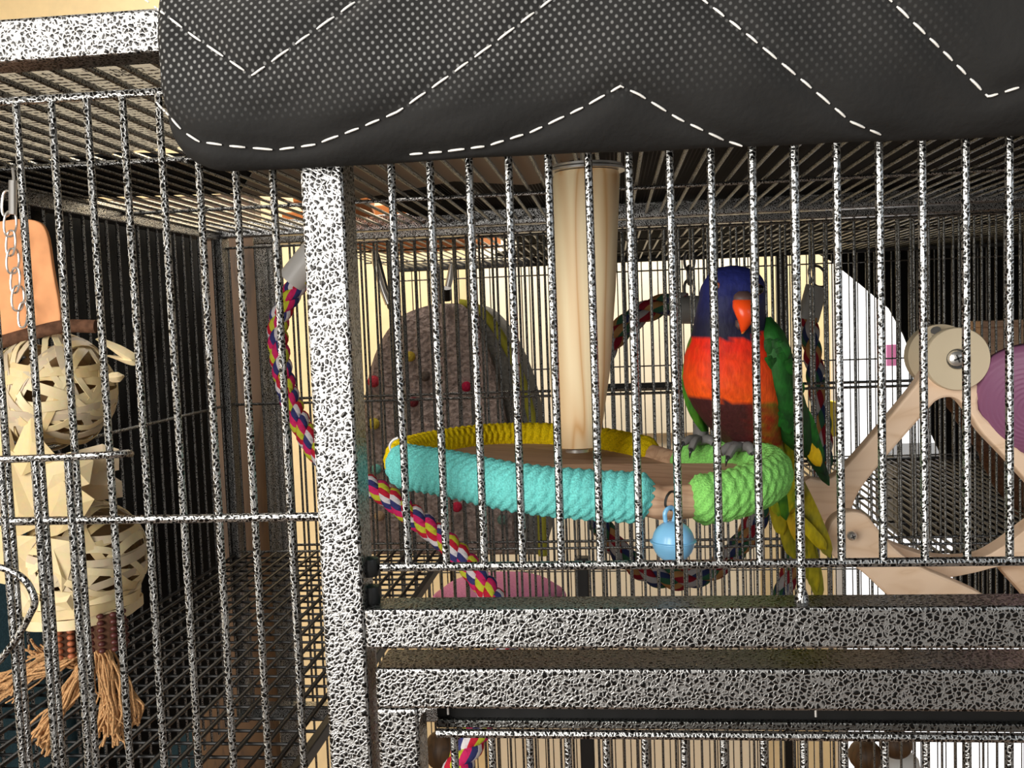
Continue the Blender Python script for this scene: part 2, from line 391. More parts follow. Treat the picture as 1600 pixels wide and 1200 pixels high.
box('divider_rail', (at(940, 600, 1.75).x, 1.74, at(940, 612, 1.75).z), (at(1085, 600, 1.75).x, 1.76, at(940, 600, 1.75).z), M_BLK, cb, bevel=.002)
g2 = sub('floor_grate', cb, (.8, 1.6, -.36))
for k in range(40): bar(g2, (.515+k*.0195, Y1+.02, -.36), (.515+k*.0195, Y2-.02, -.36), .0028, M_BLK)
for k in range(5): bar(g2, (.51, Y1+.05+k*.24, -.3655), (BX1, Y1+.05+k*.24, -.3655), .0025, M_BLK, 'cross_bar')
bar(g2, (.508, Y1+.02, -.36), (.508, Y2-.02, -.36), .005, M_BLK, 'edge_bar')
bar(g2, (.508, Y2-.02, -.358), (BX1, Y2-.02, -.358), .005, M_BLK, 'edge_bar')

# ------------------------------------------------------------------ quilted cover over the front edge
STITCH = [[(215, -10), (300, 55), (393, 118), (470, 62), (575, -12)],
          [(246, 160), (285, 205), (310, 221), (360, 228), (430, 234), (490, 226), (560, 200), (620, 175), (690, 126), (770, 68), (875, -12)],
          [(640, 241), (690, 237), (760, 228), (830, 206), (910, 168), (970, 134), (1000, 148), (1060, 185), (1130, 218), (1160, 228)],
          [(1085, -12), (1170, 55), (1260, 130), (1330, 190), (1395, 218)],
          [(1380, -12), (1480, 85), (1545, 151), (1600, 134), (1680, 105)]]
QX0 = -.1165
PROF = [(1.06, .2425), (.7, .245), (.35, .248), (.2, .2495), (.1, .2505), (.03, .2515), (-.008, .2505), (-.030, .243), (-.043, .228), (-.049, .212), (-.0505, .196), (-.0485, .180), (-.044, .166), (-.037, .1535), (-.029, .1465), (-.022, .1455), (-.0165, .150), (-.0145, .162), (-.0142, .185), (-.0142, .21), (-.0142, .235), (-.0142, .2405), (.05, .2410), (.2, .2405), (.35, .2395), (.7, .237), (1.06, .235)]
PS = [p for p in spline([(0, y, z) for y, z in PROF], 6)]
def quilt_pt(X, p):
    Y, Z = p.y, p.z
    dl = X-QX0
    zb_ = .1435+.0055*max(0, min(1, (X-.3)/.3)) - .004*max(0, min(1, (X-.1)/.25))
    if dl < .034: zb_ += .034-math.sqrt(max(0, .034**2-(.034-dl)**2))
    if Z < .215: Z = .215-(.215-Z)*(.215-zb_)/(.215-.1455)
    bz = .0016*math.sin(X*38+Z*60)+.001*math.sin(X*95-Z*40)
    if Y < -.018: Y += bz
    if dl < .012 and Y < -.0142: Y = -.0142+(Y+.0142)*math.sqrt(max(0, 1-((.012-dl)/.012)**2))
    return Vector((X, Y, Z))
def surf_y(X, Z):
    best = None
    for i in range(24, len(PS)-1):
        a, b = quilt_pt(X, PS[i]), quilt_pt(X, PS[i+1])
        if a.y < -.0142 and (a.z-Z)*(b.z-Z) <= 0 and abs(a.z-b.z) > 1e-7:
            y = a.y+(b.y-a.y)*(Z-a.z)/(b.z-a.z)
            best = y if best is None else min(best, y)
    return best
def on_quilt(px, py):
    Y = -.045
    for _ in range(14):
        p = at(px, py, Y); y = surf_y(p.x, p.z)
        Y = .5*Y+.5*(y if y is not None else -.03)
    return at(px, py, Y)
stp = []
for line in STITCH:
    dense = []
    for (a, b), (c, d) in zip(line, line[1:]):
        n = max(1, int(math.hypot(c-a, d-b)/11))
        dense += [(a+(c-a)*i/n, b+(d-b)*i/n) for i in range(n)]
    dense.append(line[-1]); stp.append([on_quilt(*q) for q in dense])
allst = [p for l in stp for p in l]
def pucker(v):
    if v.y > -.016: return v
    d = min((abs(v.x-p.x)+abs(v.z-p.z)) if abs(v.x-p.x)+abs(v.z-p.z) > .02 else (v-p).length for p in allst)
    return v+Vector((0, .0022*math.exp(-(d/.0045)**2)-.0014*math.exp(-((d-.012)/.009)**2), 0))
M_QUILT = mat('black_quilted_nonwoven', (.017, .0165, .016), .8); bsdf(M_QUILT).inputs['Specular IOR Level'].default_value = .2
tc = nd(M_QUILT, 'ShaderNodeTexCoord'); mp = nd(M_QUILT, 'ShaderNodeMapping'); mp.inputs['Scale'].default_value = (1/.0046, 1/.0046, 1/.0052); mp.inputs['Rotation'].default_value = (0, math.radians(3), 0)
ln(M_QUILT, tc, 'Object', mp, 'Vector'); sx = nd(M_QUILT, 'ShaderNodeSeparateXYZ'); ln(M_QUILT, mp, 'Vector', sx, 0)
def mth(m, op, a, b=None, c=None):
    n = nd(m, 'ShaderNodeMath', operation=op)
    for i, v in enumerate((a, b, c)):
        if v is None: continue
        if isinstance(v, (int, float)): n.inputs[i].default_value = v
        else: m.node_tree.links.new(v, n.inputs[i])
    return n.outputs[0]
Xs, Zs = sx.outputs[0], sx.outputs[2]
def dots(ox, oz):
    a = mth(M_QUILT, 'SUBTRACT', mth(M_QUILT, 'FRACT', mth(M_QUILT, 'ADD', Xs, ox)), .5)
    b = mth(M_QUILT, 'SUBTRACT', mth(M_QUILT, 'FRACT', mth(M_QUILT, 'ADD', Zs, oz)), .5)
    return mth(M_QUILT, 'SQRT', mth(M_QUILT, 'ADD', mth(M_QUILT, 'MULTIPLY', a, a), mth(M_QUILT, 'MULTIPLY', b, b)))
dd = mth(M_QUILT, 'MINIMUM', dots(0, 0), dots(.5, .5))
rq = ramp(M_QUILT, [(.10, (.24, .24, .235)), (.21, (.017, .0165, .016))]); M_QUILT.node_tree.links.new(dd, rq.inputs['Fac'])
nq = nd(M_QUILT, 'ShaderNodeTexNoise', Scale=14., Detail=2.); ln(M_QUILT, tc, 'Object', nq, 'Vector')
rw = ramp(M_QUILT, [(.38, (0, 0, 0)), (.62, (1, 1, 1))]); ln(M_QUILT, nq, 0, rw, 'Fac')
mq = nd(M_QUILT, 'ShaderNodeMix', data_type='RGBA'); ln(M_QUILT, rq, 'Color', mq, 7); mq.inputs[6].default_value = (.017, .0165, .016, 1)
# light falloff painted into the dots: they fade toward the right and the hem
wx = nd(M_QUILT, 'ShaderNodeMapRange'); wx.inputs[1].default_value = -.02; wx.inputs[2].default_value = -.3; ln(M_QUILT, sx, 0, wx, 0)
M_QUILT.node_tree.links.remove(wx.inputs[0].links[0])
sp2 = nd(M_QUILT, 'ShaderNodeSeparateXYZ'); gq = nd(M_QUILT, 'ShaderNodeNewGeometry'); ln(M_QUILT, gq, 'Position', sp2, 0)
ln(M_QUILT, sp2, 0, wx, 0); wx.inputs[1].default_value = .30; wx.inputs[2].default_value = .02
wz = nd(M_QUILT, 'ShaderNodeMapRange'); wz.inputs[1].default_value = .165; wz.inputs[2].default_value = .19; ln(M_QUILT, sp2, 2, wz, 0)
dot_light = mth(M_QUILT, 'MULTIPLY', wx.outputs[0], wz.outputs[0])
dot_light = mth(M_QUILT, 'MULTIPLY', dot_light, mth(M_QUILT, 'ADD', mth(M_QUILT, 'MULTIPLY', rw.outputs[0], .3), .7))
M_QUILT.node_tree.links.new(dot_light, mq.inputs[0]); ln(M_QUILT, mq, 2, bsdf(M_QUILT), 'Base Color')
nq2 = nd(M_QUILT, 'ShaderNodeTexNoise', Scale=260., Detail=3.); ln(M_QUILT, tc, 'Object', nq2, 'Vector'); bump(M_QUILT, nq2, 0, .35, .0012)
qt = thing('quilted_cover', 'thick black quilted cover with white zigzag stitching hanging over the cage front', 'cover', (.3, 0, .24))
xs = [QX0+.0002+.002*i for i in range(9)]+[QX0+.018+.0048*i for i in range(1, 200)]
xs = [x for x in xs if x < .8]
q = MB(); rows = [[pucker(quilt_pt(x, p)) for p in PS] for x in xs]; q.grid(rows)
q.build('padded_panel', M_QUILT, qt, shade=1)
M_THREAD = mat('white_thread', (.8, .78, .74), .6)
for line in stp:
    d = resample([pucker(p) for p in line], max(8, int(len(line)*11/5)))
    i = 0
    while i < len(d)-4:
        L = random.choice((5, 5, 6)); seg = d[i:min(len(d), i+L)]
        if len(seg) > 2:
            n = len(seg); pts = [p+Vector((0, -.0012-.0005*math.sin(PI*k/(n-1)), 0)) for k, p in enumerate(seg)]
            q = MB(); q.tube(pts, [.0004]+[.00062]*(n-2)+[.0004], 6); q.build('stitch', M_THREAD, qt)
        i += L+1
# ------------------------------------------------------------------ papers and cloths lying on the roofs
def sheet(name, pts, m, label=None, cat=None, th=.0012, parent=None, bulge=0):
    q = MB(); q.prism(pts, (0, 0, th)); o = q.build(name, m, parent, smooth=False)
    return tag(o, label, cat) if label else o
def newsprint():
    m = mat('printed_newsprint', rough=.9)
    tc = nd(m, 'ShaderNodeNewGeometry'); s = nd(m, 'ShaderNodeSeparateXYZ'); ln(m, tc, 'Position', s, 0)
    n = nd(m, 'ShaderNodeTexNoise', Scale=1.); mp = nd(m, 'ShaderNodeMapping'); mp.inputs['Scale'].default_value = (450, 260, 1); ln(m, tc, 'Position', mp, 'Vector'); ln(m, mp, 'Vector', n, 'Vector')
    row = mth(m, 'FRACT', mth(m, 'MULTIPLY', s.outputs[1], 1/.0075)); a = mth(m, 'LESS_THAN', row, .42); b = mth(m, 'GREATER_THAN', n.outputs[0], .47)
    lim = mth(m, 'GREATER_THAN', s.outputs[1], .062)
    r = ramp(m, [(0, srgb(226, 222, 212)), (1, srgb(104, 98, 92))]); m.node_tree.links.new(mth(m, 'MULTIPLY', mth(m, 'MULTIPLY', a, b), lim), r.inputs['Fac']); ln(m, r, 'Color', bsdf(m), 'Base Color')
    bsdf(m).inputs['Transmission Weight'].default_value = 0
    tr = nd(m, 'ShaderNodeBsdfTranslucent'); ln(m, r, 'Color', tr, 'Color'); mx = nd(m, 'ShaderNodeMixShader'); mx.inputs[0].default_value = .65
    out = m.node_tree.nodes['Material Output']; ln(m, bsdf(m), 0, mx, 1); ln(m, tr, 0, mx, 2); ln(m, mx, 0, out, 'Surface'); return m
M_NEWS = newsprint()
n1 = thing('newspaper', 'printed newspaper sheet lying on the cage roof at the left end', 'newspaper', (-.35, .15, .2265))
sheet('sheet', [(-.85, .016, .2262), (-.14, .016, .2262), (-.155, .3, .2232), (-.5, .34, .2228), (-.85, .33, .2228)], M_NEWS, parent=n1)
for txt, px, py in (('from', 72, 118), ('mov', 163, 104), ('both', 178, 112), ('by', 135, 112), ('to', 142, 119), ('mail', 18, 119), ('Mart', 184, 119)):
    c = bpy.data.curves.new('print', 'FONT'); c.body = txt; c.size = .0115; c.materials.append(M_INK)
    o = bpy.data.objects.new('print', c); COL.objects.link(o); p = atz(px, py, .2258); o.parent = n1; o.location = Vector((p.x, p.y, .2256))-WLOC[n1]; o.rotation_euler = (PI, 0, 0)
    o.location.z = .22615-.0106*p.y*1.0-WLOC[n1].z
    me = bpy.data.meshes.new_from_object(o); t2 = bpy.data.objects.new('print', me); COL.objects.link(t2); t2.parent = n1; t2.location = o.location; t2.rotation_euler = o.rotation_euler; bpy.data.objects.remove(o)
n2 = sheet('newspaper', [(-.2, .36, .2232), (.03, .34, .2234), (.095, .40, .2228), (.07, .5, .2216), (.085, .62, .2203), (.02, .66, .2198), (-.06, .60, .2206), (-.22, .72, .2192), (-.33, .62, .2203)], M_PAPER, 'grey newspaper with torn edges on the roof between post and wooden pole', 'newspaper')
sheet('packing_paper', [(-.06, .30, .2242), (.115, .32, .2240), (.12, .46, .2225), (.075, .52, .2218), (-.02, .48, .2222)], M_PAPER, 'smaller pale paper scrap beside the top of the wooden pole', 'paper', th=.0008).location.z += .0016
sheet('dark_mat', [(-.7, .36, .2262), (-.36, .35, .2262), (-.2, .42, .2256), (-.24, .64, .2232), (-.5, .60, .2236), (-.7, .58, .2240)], M_BLACKCLOTH, 'dark cloth lying on the cage roof behind the newspaper', 'cloth', th=.004)
sheet('folded_cloth', [(-.20, .67, .2232), (-.1, .68, .2232), (-.1, .985, .2232), (-.185, .985, .2232)], M_BLACKCLOTH, 'folded black cloth on the cage roof behind the torn newspaper', 'cloth', th=.006)
def slab(name, c, sx, sy, sz, rot, m, label, cat):
    q = MB(); q.box((-sx/2, -sy/2, 0), (sx/2, sy/2, sz)); mt = Matrix.Translation(Vector(c)) @ Matrix.Rotation(rot, 4, 'Z'); q.v = [mt @ v for v in q.v]
    return tag(q.build(name, m, smooth=False, bevel=min(sx, sy, sz)*.06), label, cat)
slab('orange_card', (-.27, .84, .2222), .10, .2, .04, .2, M_ORANGE, 'orange cardboard lying on the front cage roof near its rear rail', 'card')
slab('orange_card', (-.30, 1.42, .2155), .26, .5, .05, -.2, M_ORANGE, 'orange cardboard lying on the roof of the second cage', 'card')
bl = thing('black_blanket', 'black blanket covering the second cage roof and draped down its right rear', 'blanket', (.5, 1.6, .23))
q = MB(); rows = []
for i in range(25):
    x = -.12+i*1.75/24
    rows.append([Vector((x+.05*math.sin(y*9), y, .2165+.0035*math.sin(x*11+y*7)+.006-.005*(y-1.1))) for y in [1.02+.05*j for j in range(25)]])
q.grid(rows); q.build('top_panel', M_BLACKCLOTH, bl, solid=.004)
outl = [(1240, 378), (1268, 390), (1300, 408), (1345, 444), (1390, 482), (1412, 522), (1428, 562), (1436, 610), (1448, 660), (1470, 708), (1486, 800), (1500, 960), (1900, 960), (1900, 340)]
q = MB(); q.prism([at(a, b, 2.22) for a, b in outl], (0, .012, 0)); q.build('hanging_side', M_BLACKCLOTH, bl, smooth=False)
q = MB(); q.prism([(-.553, y, z) for y, z in [(.03, .235), (1.0, .235), (1.0, -.555), (.62, -.555), (.58, -.2), (.5, -.12), (.03, -.1)]], (-.012, 0, 0))
tag(q.build('black_sheet', M_BLACKCLOTH, smooth=False), 'black cloth hung outside the left side bars of the front cage', 'cloth')
q = MB(); rows = []
for i in range(25):
    rows.append([Vector((-.595+.009*math.sin(i*.9+k*.25), .0+i*.0405, -1.0+.075*k)) for k in range(13)])
q.grid(rows); tag(q.build('teal_throw', M_TEALCLOTH, solid=.006), 'teal blue cloth beyond the side bars at bottom left', 'cloth')
tag(box('brown_board', (-.80, 1.17, -.9), (-.515, 1.2, .3), M_DARKWOOD), 'dark brown wooden board standing beside the second cage at left', 'board')
a = at(1402, 712, 2.3); b = at(1640, 838, 2.3)
bx = thing('black_box', 'black storage box behind the second cage under the grate at right', 'box', ((a.x+b.x)/2, 2.4, b.z))
box('body', (a.x, 2.3, b.z), (b.x, 2.55, a.z-.03), M_BLK, bx, bevel=.01); box('lid', (a.x-.01, 2.29, a.z-.03), (b.x+.01, 2.56, a.z), M_BLK, bx, bevel=.008)

# ------------------------------------------------------------------ wrapped ring perch on its pole
ring = [(625, 690, .12), (700, 703, .085), (800, 722, .06), (900, 732, .052), (1000, 738, .05), (1040, 745, .052), (1130, 735, .06), (1190, 715, .08), (1205, 700, .105), (1180, 690, .13), (1130, 688, .15), (1060, 692, .165), (1020, 684, .19), (940, 668, .225), (860, 661, .24), (760, 662, .23), (670, 674, .18)]
RP = [at(*r)-Vector((0, 0, .0158)) for r in ring]
loop = spline(RP, 12, True); K = 12
ps = thing('ring_perch', 'round hanging bird perch with yarn wrapped rim on a pine pole', 'perch', (.1, .15, -.05))
def wrap(name, m, i0, i1, label):
    pts = loop[i0:i1] if i1 <= len(loop) else loop[i0:]+loop[:i1-len(loop)]
    L = sum((b-a).length for a, b in zip(pts, pts[1:])); n = int(L/.00075)
    pts = resample(pts, n); pitch = .0066
    rad = [.0148*min(1, (.35+ .65*math.sqrt(min(1, min(i, n-1-i)/9)))) for i in range(n)]
    def rf_(l, th, r): return r+.0014*abs(math.sin(PI*l/pitch+th*.15))**.6+.0007*math.sin(th*11+2*PI*l/pitch)-.0005
    q = MB(); q.tube(pts, rad, 56, up=(0, 0, 1), flat=.86, rfun=rf_); o = q.build(name, m, ps, shade=1); o['label'] = label
wrap('yarn_wrap', M_TEAL, -0, 4*K+6, 'teal yarn'); wrap('yarn_wrap', M_GREEN, 5*K+5, 11*K+2, 'bright green yarn'); wrap('yarn_wrap', M_YELLOW, 12*K, 17*K, 'yellow yarn')
q = MB(); q.tube(loop, .0105, 12, closed=True, up=(0, 0, 1), flat=.8); q.build('wooden_rim', M_BOARD, ps)
inner = [p+Vector((0, 0, .001)) for p in loop[::3]]; q = MB(); q.prism(inner, (0, 0, -.012)); q.build('board', M_BOARD, ps, smooth=False)
pt, pb = at(916, 270, .15), at(902, 697, .15)
q = MB(); prof = [(.0225, 0), (.0235, -.004), (.0235, -.08), (.0215, -.14), (.018, -.175), (.0158, -.192), (.0155, -.1945)]
pole_l = pt.z-pb.z
q.lathe((pt.x, .15, pt.z), [(r, h*pole_l/.1945) for r, h in prof[::-1]], 28)
for v in q.v: v.x += (pb.x-pt.x)*(pt.z-v.z)/pole_l
q.build('pole', M_PINE, ps)
for dz, r in ((.0005, .0275), (.0032, .0255)):
    q = MB(); q.lathe((pt.x, .15, pt.z+dz), [(r*.4, 0), (r, 0), (r, .0016), (r*.4, .0016)], 28); q.build('washer', M_STEEL, ps)
q = MB(); q.lathe((pt.x, .15, pt.z+.004), [(.004, 0), (.004, .055)], 12); q.build('bolt', M_STEEL, ps)
q = MB(); q.lathe((pt.x, .15, zr(.15)-.006), [(.004, 0), (.026, 0), (.026, .0022), (.004, .0022)], 28); q.build('washer', M_STEEL, ps)
q = MB(); q.lathe((pb.x, .15, pb.z-.003), [(.004, -.001), (.0085, -.001), (.0085, .0012), (.004, .003)], 20); q.build('foot_washer', M_STEEL, ps)
q = MB(); q.tube(spline([at(611, 706, .12), at(609, 696, .12), at(614, 688, .12), at(622, 684, .12)], 5), .0009, 6); q.build('yarn_knot', M_WHITE, ps)
# bell
bc = at(1052, 846, .03); bl2 = thing('bell', 'pale blue plastic bell hanging under the front of the ring perch', 'bell', bc)
q = MB(); R0 = .0124
q.lathe(bc, [(.001, -R0)]+[(R0*math.cos(a), R0*math.sin(a)) for a in [-1.3+.2*i for i in range(7)]]+[(R0, -.0004), (R0+.0012, 0), (R0+.0012, .0006), (R0, .001)]+[(R0*math.cos(a), R0*math.sin(a)) for a in [.2*i for i in range(1, 7)]]+[(.001, R0*.97)], 32)
q.build('shell', M_BELL, bl2)
q = MB(); q.tube(spline([at(1040, 815, .03), at(1039, 803, .029), at(1043, 795, .03), at(1050, 793, .033), at(1055, 801, .034), at(1052, 818, .03)], 6), .0013, 8); q.build('loop', M_BELL, bl2)
q = MB(); q.tube(spline([at(1049, 797, .034), at(1040, 790, .03), at(1042, 776, .031), at(1050, 768, .036), at(1060, 776, .036), at(1062, 790, .034)], 6), .0008, 6); q.build('hook', M_DKSTEEL, bl2)

# ------------------------------------------------------------------ the lorikeet
from mathutils import noise as mn
def nz(v, s): return mn.noise(v*s)
def mixc(a, b, t): t = max(0, min(1, t)); return tuple(x+(y-x)*t for x, y in zip(a, b))
C_BLUE, C_NAVY, C_RED, C_ORANGE, C_BELLY, C_GREEN, C_LGREEN, C_YEL, C_DRED = srgb(30, 36, 96), srgb(24, 24, 46), srgb(214, 34, 10), srgb(226, 84, 16), srgb(40, 29, 31), srgb(26, 86, 26), srgb(84, 136, 30), srgb(196, 178, 24), srgb(150, 30, 14)
BY = .122
PXM = (at(1200, 500, BY)-at(1100, 500, BY)).length/100
def inv(v):
    d = v-CAM; return 800+FPX*d.dot(R3)/d.dot(F_), 600-FPX*d.dot(U3)/d.dot(F_)
def feathers(name, rough=.62, sheen=0):
    m = mat(name, rough=rough); a = nd(m, 'ShaderNodeVertexColor', layer_name='Col')
    tc = nd(m, 'ShaderNodeTexCoord'); mp = nd(m, 'ShaderNodeMapping'); mp.inputs['Scale'].default_value = (420, 420, 150); ln(m, tc, 'Object', mp, 'Vector')
    n = nd(m, 'ShaderNodeTexNoise', Scale=1., Detail=3.); ln(m, mp, 'Vector', n, 'Vector'); r = ramp(m, [(.3, (.75,)*3), (.7, (1.15,)*3)]); ln(m, n, 0, r, 'Fac')
    mx = nd(m, 'ShaderNodeMix', data_type='RGBA', blend_type='MULTIPLY'); mx.inputs[0].default_value = 1; ln(m, a, 'Color', mx, 6); ln(m, r, 'Color', mx, 7); ln(m, mx, 2, bsdf(m), 'Base Color')
    bsdf(m).inputs['Specular IOR Level'].default_value = .25; bump(m, n, 0, .45, .0010); return m
M_FEATHER = feathers('feathers')
body_sec = [(415, 1146, 6, .003, .125), (418, 1146, 20, .009, .125), (424, 1146, 34, .015, .125), (434, 1146, 44, .0195, .124), (448, 1145, 50, .022, .123), (466, 1144, 52, .0235, .122), (486, 1142, 54, .0235, .122), (506, 1141, 58, .0245, .124), (524, 1141, 63, .027, .126), (545, 1141, 70, .0305, .128), (570, 1142, 75, .0335, .129), (595, 1143, 77, .035, .130), (620, 1148, 75, .034, .132), (645, 1156, 68, .031, .136), (668, 1165, 58, .027, .141), (690, 1176, 47, .022, .147), (715, 1195, 36, .017, .155), (740, 1210, 29, .0135, .162), (768, 1221, 24, .010, .168), (795, 1230, 17, .006, .172), (812, 1236, 8, .003, .174)]
def body_col(v):
    x, y = inv(v); n = nz(v, 160)*9+nz(v, 420)*5; x += n; y += n*.8
    fr = 1 if v.y < .14 else 0
    if y < 531 - .0030*(x-1141)**2*(1 if x > 1141 else .6):
        c = mixc(C_BLUE, C_NAVY, (y-440)/70)
        if v.y > .127 and y > 488: c = C_LGREEN
        return c
    if y < 545 and (x < 1098+(y-510)*-.4 or x > 1205) and v.y > .115: return mixc(C_LGREEN, C_GREEN, .4)
    if v.y > .142 and y < 690: return C_GREEN
    if y < 628+.10*(x-1140): return mixc(C_RED, C_ORANGE, (y-545)/60*.6+abs(x-1130)/120*.3+n*.02)
    if y < 695:
        if x > 1188: return mixc(C_DRED, C_LGREEN, .25+n*.04)
        return mixc(C_BELLY, C_DRED, .12+max(0, (x-1165)/60))
    if y > 700: return mixc(C_YEL, C_LGREEN, .45+n*.05)
    return mixc(C_LGREEN, C_YEL, .5+n*.05)
q = MB(); rows = []; sec = []
SS = spline([(a, b, c) for a, b, c, _, _ in body_sec], 4); SD = spline([(d*1000, e*1000, 0) for *_, d, e in body_sec], 4)
parrot = thing('parrot', 'rainbow coloured parrot with blue head and red chest perched on green yarn', 'parrot', (.2, .135, -.035))
NB = 40; vv = []; ff_ = []
for s3, d3 in zip(SS, SD):
    y, cx, hw = s3; hd, yc = d3.x/1000, d3.y/1000
    c = at(cx, y, yc); rx = hw*PXM*(yc-CAM.y)/(BY-CAM.y)
    for k in range(NB):
        th = 2*PI*k/NB; ex = abs(math.cos(th))**.9*math.copysign(1, math.cos(th)); ey = abs(math.sin(th))**.9*math.copysign(1, math.sin(th))
        vv.append(c+R3*(rx*ex)+Vector((0, 1, 0))*(hd*ey))
m_ = len(SS)
for i in range(m_-1):
    for k in range(NB): ff_.append((i*NB+k, i*NB+(k+1) % NB, (i+1)*NB+(k+1) % NB, (i+1)*NB+k))
ff_.append(tuple(range(NB))); ff_.append(tuple((m_-1)*NB+k for k in range(NB)))
vv = [v+Vector((nz(v, 190), nz(v+Vector((3, 0, 0)), 190), 0))*.0009 for v in vv]
q.add(vv, ff_); q.build('body', M_FEATHER, parrot, shade=1, colors=body_col)
# beak
M_BEAK = mat('orange_beak', srgb(232, 74, 22), .32); M_CERE = mat('dark_cere', srgb(84, 62, 58), .6)
def loft(name, secs, m, parent, n=16, colors=None):
    q = MB(); vs = []; fs = []
    for px, py, hw, Y, hd in secs:
        c = at(px, py, Y); rx = hw*PXM
        for k in range(n):
            th = 2*PI*k/n; vs.append(c+R3*(rx*math.cos(th))+Vector((0, hd*math.sin(th), 0)))
    for i in range(len(secs)-1):
        for k in range(n): fs.append((i*n+k, i*n+(k+1) % n, (i+1)*n+(k+1) % n, (i+1)*n+k))
    fs.append(tuple(range(n))); fs.append(tuple((len(secs)-1)*n+k for k in range(n)))
    q.add(vs, fs); return q.build(name, m, parent, shade=1, colors=colors)
hy = .0985
bk_ = loft('beak', [(1162, 464, 10, hy+.002, .004), (1161, 470, 16, hy-.002, .006), (1162, 480, 17, hy-.0048, .007), (1164, 490, 15.5, hy-.0062, .0065), (1165, 499, 12.5, hy-.0064, .0055), (1164, 507, 9, hy-.0056, .004), (1162, 514, 5.5, hy-.004, .003), (1160, 520, 2, hy-.0025, .0012)], M_BEAK, parrot)
loft('beak_tip', [(1163.4, 511, 6.3, hy-.0049, .0031), (1161.5, 516, 4.2, hy-.0035, .0022), (1160, 521.5, 1.6, hy-.0021, .001)], mat('pale_beak_tip', srgb(238, 160, 70), .35), bk_)
loft('lower_beak', [(1158, 500, 9, hy+.001, .004), (1157, 509, 8, hy-.001, .004), (1157, 515, 4, hy+.001, .002)], M_CERE, parrot)
loft('cere', [(1161, 455, 8, hy+.0035, .003), (1161, 461, 14, hy+.0005, .0055), (1161, 467, 15, hy-.001, .0062), (1161, 471, 14, hy-.0005, .0055)], M_CERE, parrot)
M_EYE = mat('black_eye', (.004, .004, .004), .08); M_IRIS = mat('orange_iris', srgb(170, 92, 66), .3)
for ex, ey, yy, sg in ((1119, 449, .1050, -1), (1184, 452, .1068, 1)):
    c = at(ex, ey, yy)
    def ball(c, r, fl=1, ax=None):
        q = MB(); q.lathe(c, [(max(.0002, r*math.cos(a)), r*math.sin(a)) for a in [-1.5+.3*i for i in range(11)]], 16); return q
    e = ball(c, .0036).build('eye', M_IRIS, parrot); ball(c+Vector((sg*.0009, -.0012, 0)), .0030).build('pupil', M_EYE, e)
# feather blades
M_FB = feathers('flight_feather', .5)
def blade(name, base, tip, wpx, Y0, Y1_, cfun, bend=0, parent=None, tipround=.75, lift=.0015):
    """one long feather, slightly vaulted, from pixel base to pixel tip"""
    n = 12; rows = []
    a, b = at(*base, Y0), at(*tip, Y1_); ax = (b-a).normalized(); side = ax.cross(Vector((0, -1, 0))).normalized(); w2 = wpx*PXM/2
    for i in range(n+1):
        t = i/n; wd = w2*(.55+.45*math.sin(min(1, t*1.7)*PI/2))*(1 if t < tipround else math.sqrt(max(0.003, 1-((t-tipround)/(1-tipround))**2)))
        c = a.lerp(b, t)+side*(bend*PXM*math.sin(PI*t))
        rows.append([c+side*(wd*s)+Vector((0, -lift*(1-s*s), 0)) for s in (-1, -.5, 0, .5, 1)])
    q = MB(); q.grid(rows); return q.build(name, M_FB, parent or parrot, solid=.0007, colors=cfun, shade=1)
def ccol(c1, c2, s=120): return lambda v: mixc(c1, c2, .5+nz(v, s)*1.3)
OL, OLD = srgb(168, 152, 22), srgb(112, 112, 22)
for bx_, tp, wd, Y0, Y1_, c1, c2 in [((1225, 735), (1258, 905), 30, .172, .186, OLD, OL), ((1238, 735), (1282, 940), 26, .176, .192, OLD, srgb(130, 126, 40)), ((1232, 740), (1276, 925), 26, .174, .189, OL, OLD),
     ((1212, 745), (1240, 872), 28, .168, .178, OL, OLD), ((1203, 752), (1222, 836), 24, .165, .172, OL, srgb(150, 140, 26)), ((1246, 745), (1297, 871), 24, .170, .180, srgb(128, 124, 44), OL), ((1240, 800), (1290, 858), 20, .166, .172, srgb(198, 178, 26), OL), ((1218, 740), (1252, 850), 24, .165, .170, srgb(176, 140, 18), OL)]:
    blade('tail_feather', bx_, tp, wd, Y0, Y1_, ccol(c1, c2))
for bx_, tp, wd, c1, c2 in [((1200, 690), (1206, 770), 26, C_LGREEN, C_YEL), ((1215, 700), (1216, 806), 28, C_YEL, C_LGREEN), ((1230, 690), (1232, 800), 28, C_YEL, C_LGREEN), ((1222, 690), (1206, 795), 22, C_LGREEN, C_YEL), ((1240, 690), (1247, 790), 22, C_YEL, OLD), ((1210, 720), (1228, 812), 18, C_GREEN, C_LGREEN)]:
    blade('tail_covert', bx_, tp, wd, .150, .160, ccol(c1, c2, 260))
# wings: a vaulted shell of coverts plus flight feathers
def wing(outl, Yc, dome, cf, label=None):
    n = len(outl[0]); rows = []
    for i, row in enumerate(outl):
        rr = []
        l, r = row
        for k in range(9):
            t = k/8; rr.append(at(l[0]+(r[0]-l[0])*t, l[1]+(r[1]-l[1])*t, Yc[i])+Vector((0, -dome*math.sin(PI*t)*math.sin(PI*(i+.35)/(len(outl)-.1)) + .006*t*t, 0)))
        rows.append(rr)
    fine = [spline(c, 4) for c in zip(*rows)]; fine = [list(r) for r in zip(*fine)]
    q = MB(); q.grid(fine); return q.build('wing', M_FEATHER, parrot, solid=.0022, colors=cf, shade=1)
def wing_col(v):
    x, y = inv(v); n = nz(v, 200)*8
    if x < 1206 and 575 < y+n < 640 and x+n < 1200: return mixc(C_ORANGE, srgb(230, 120, 90), .6)
    return mixc(C_GREEN, srgb(18, 52, 20), .35+nz(v, 90)*.9+(y-600)/260)
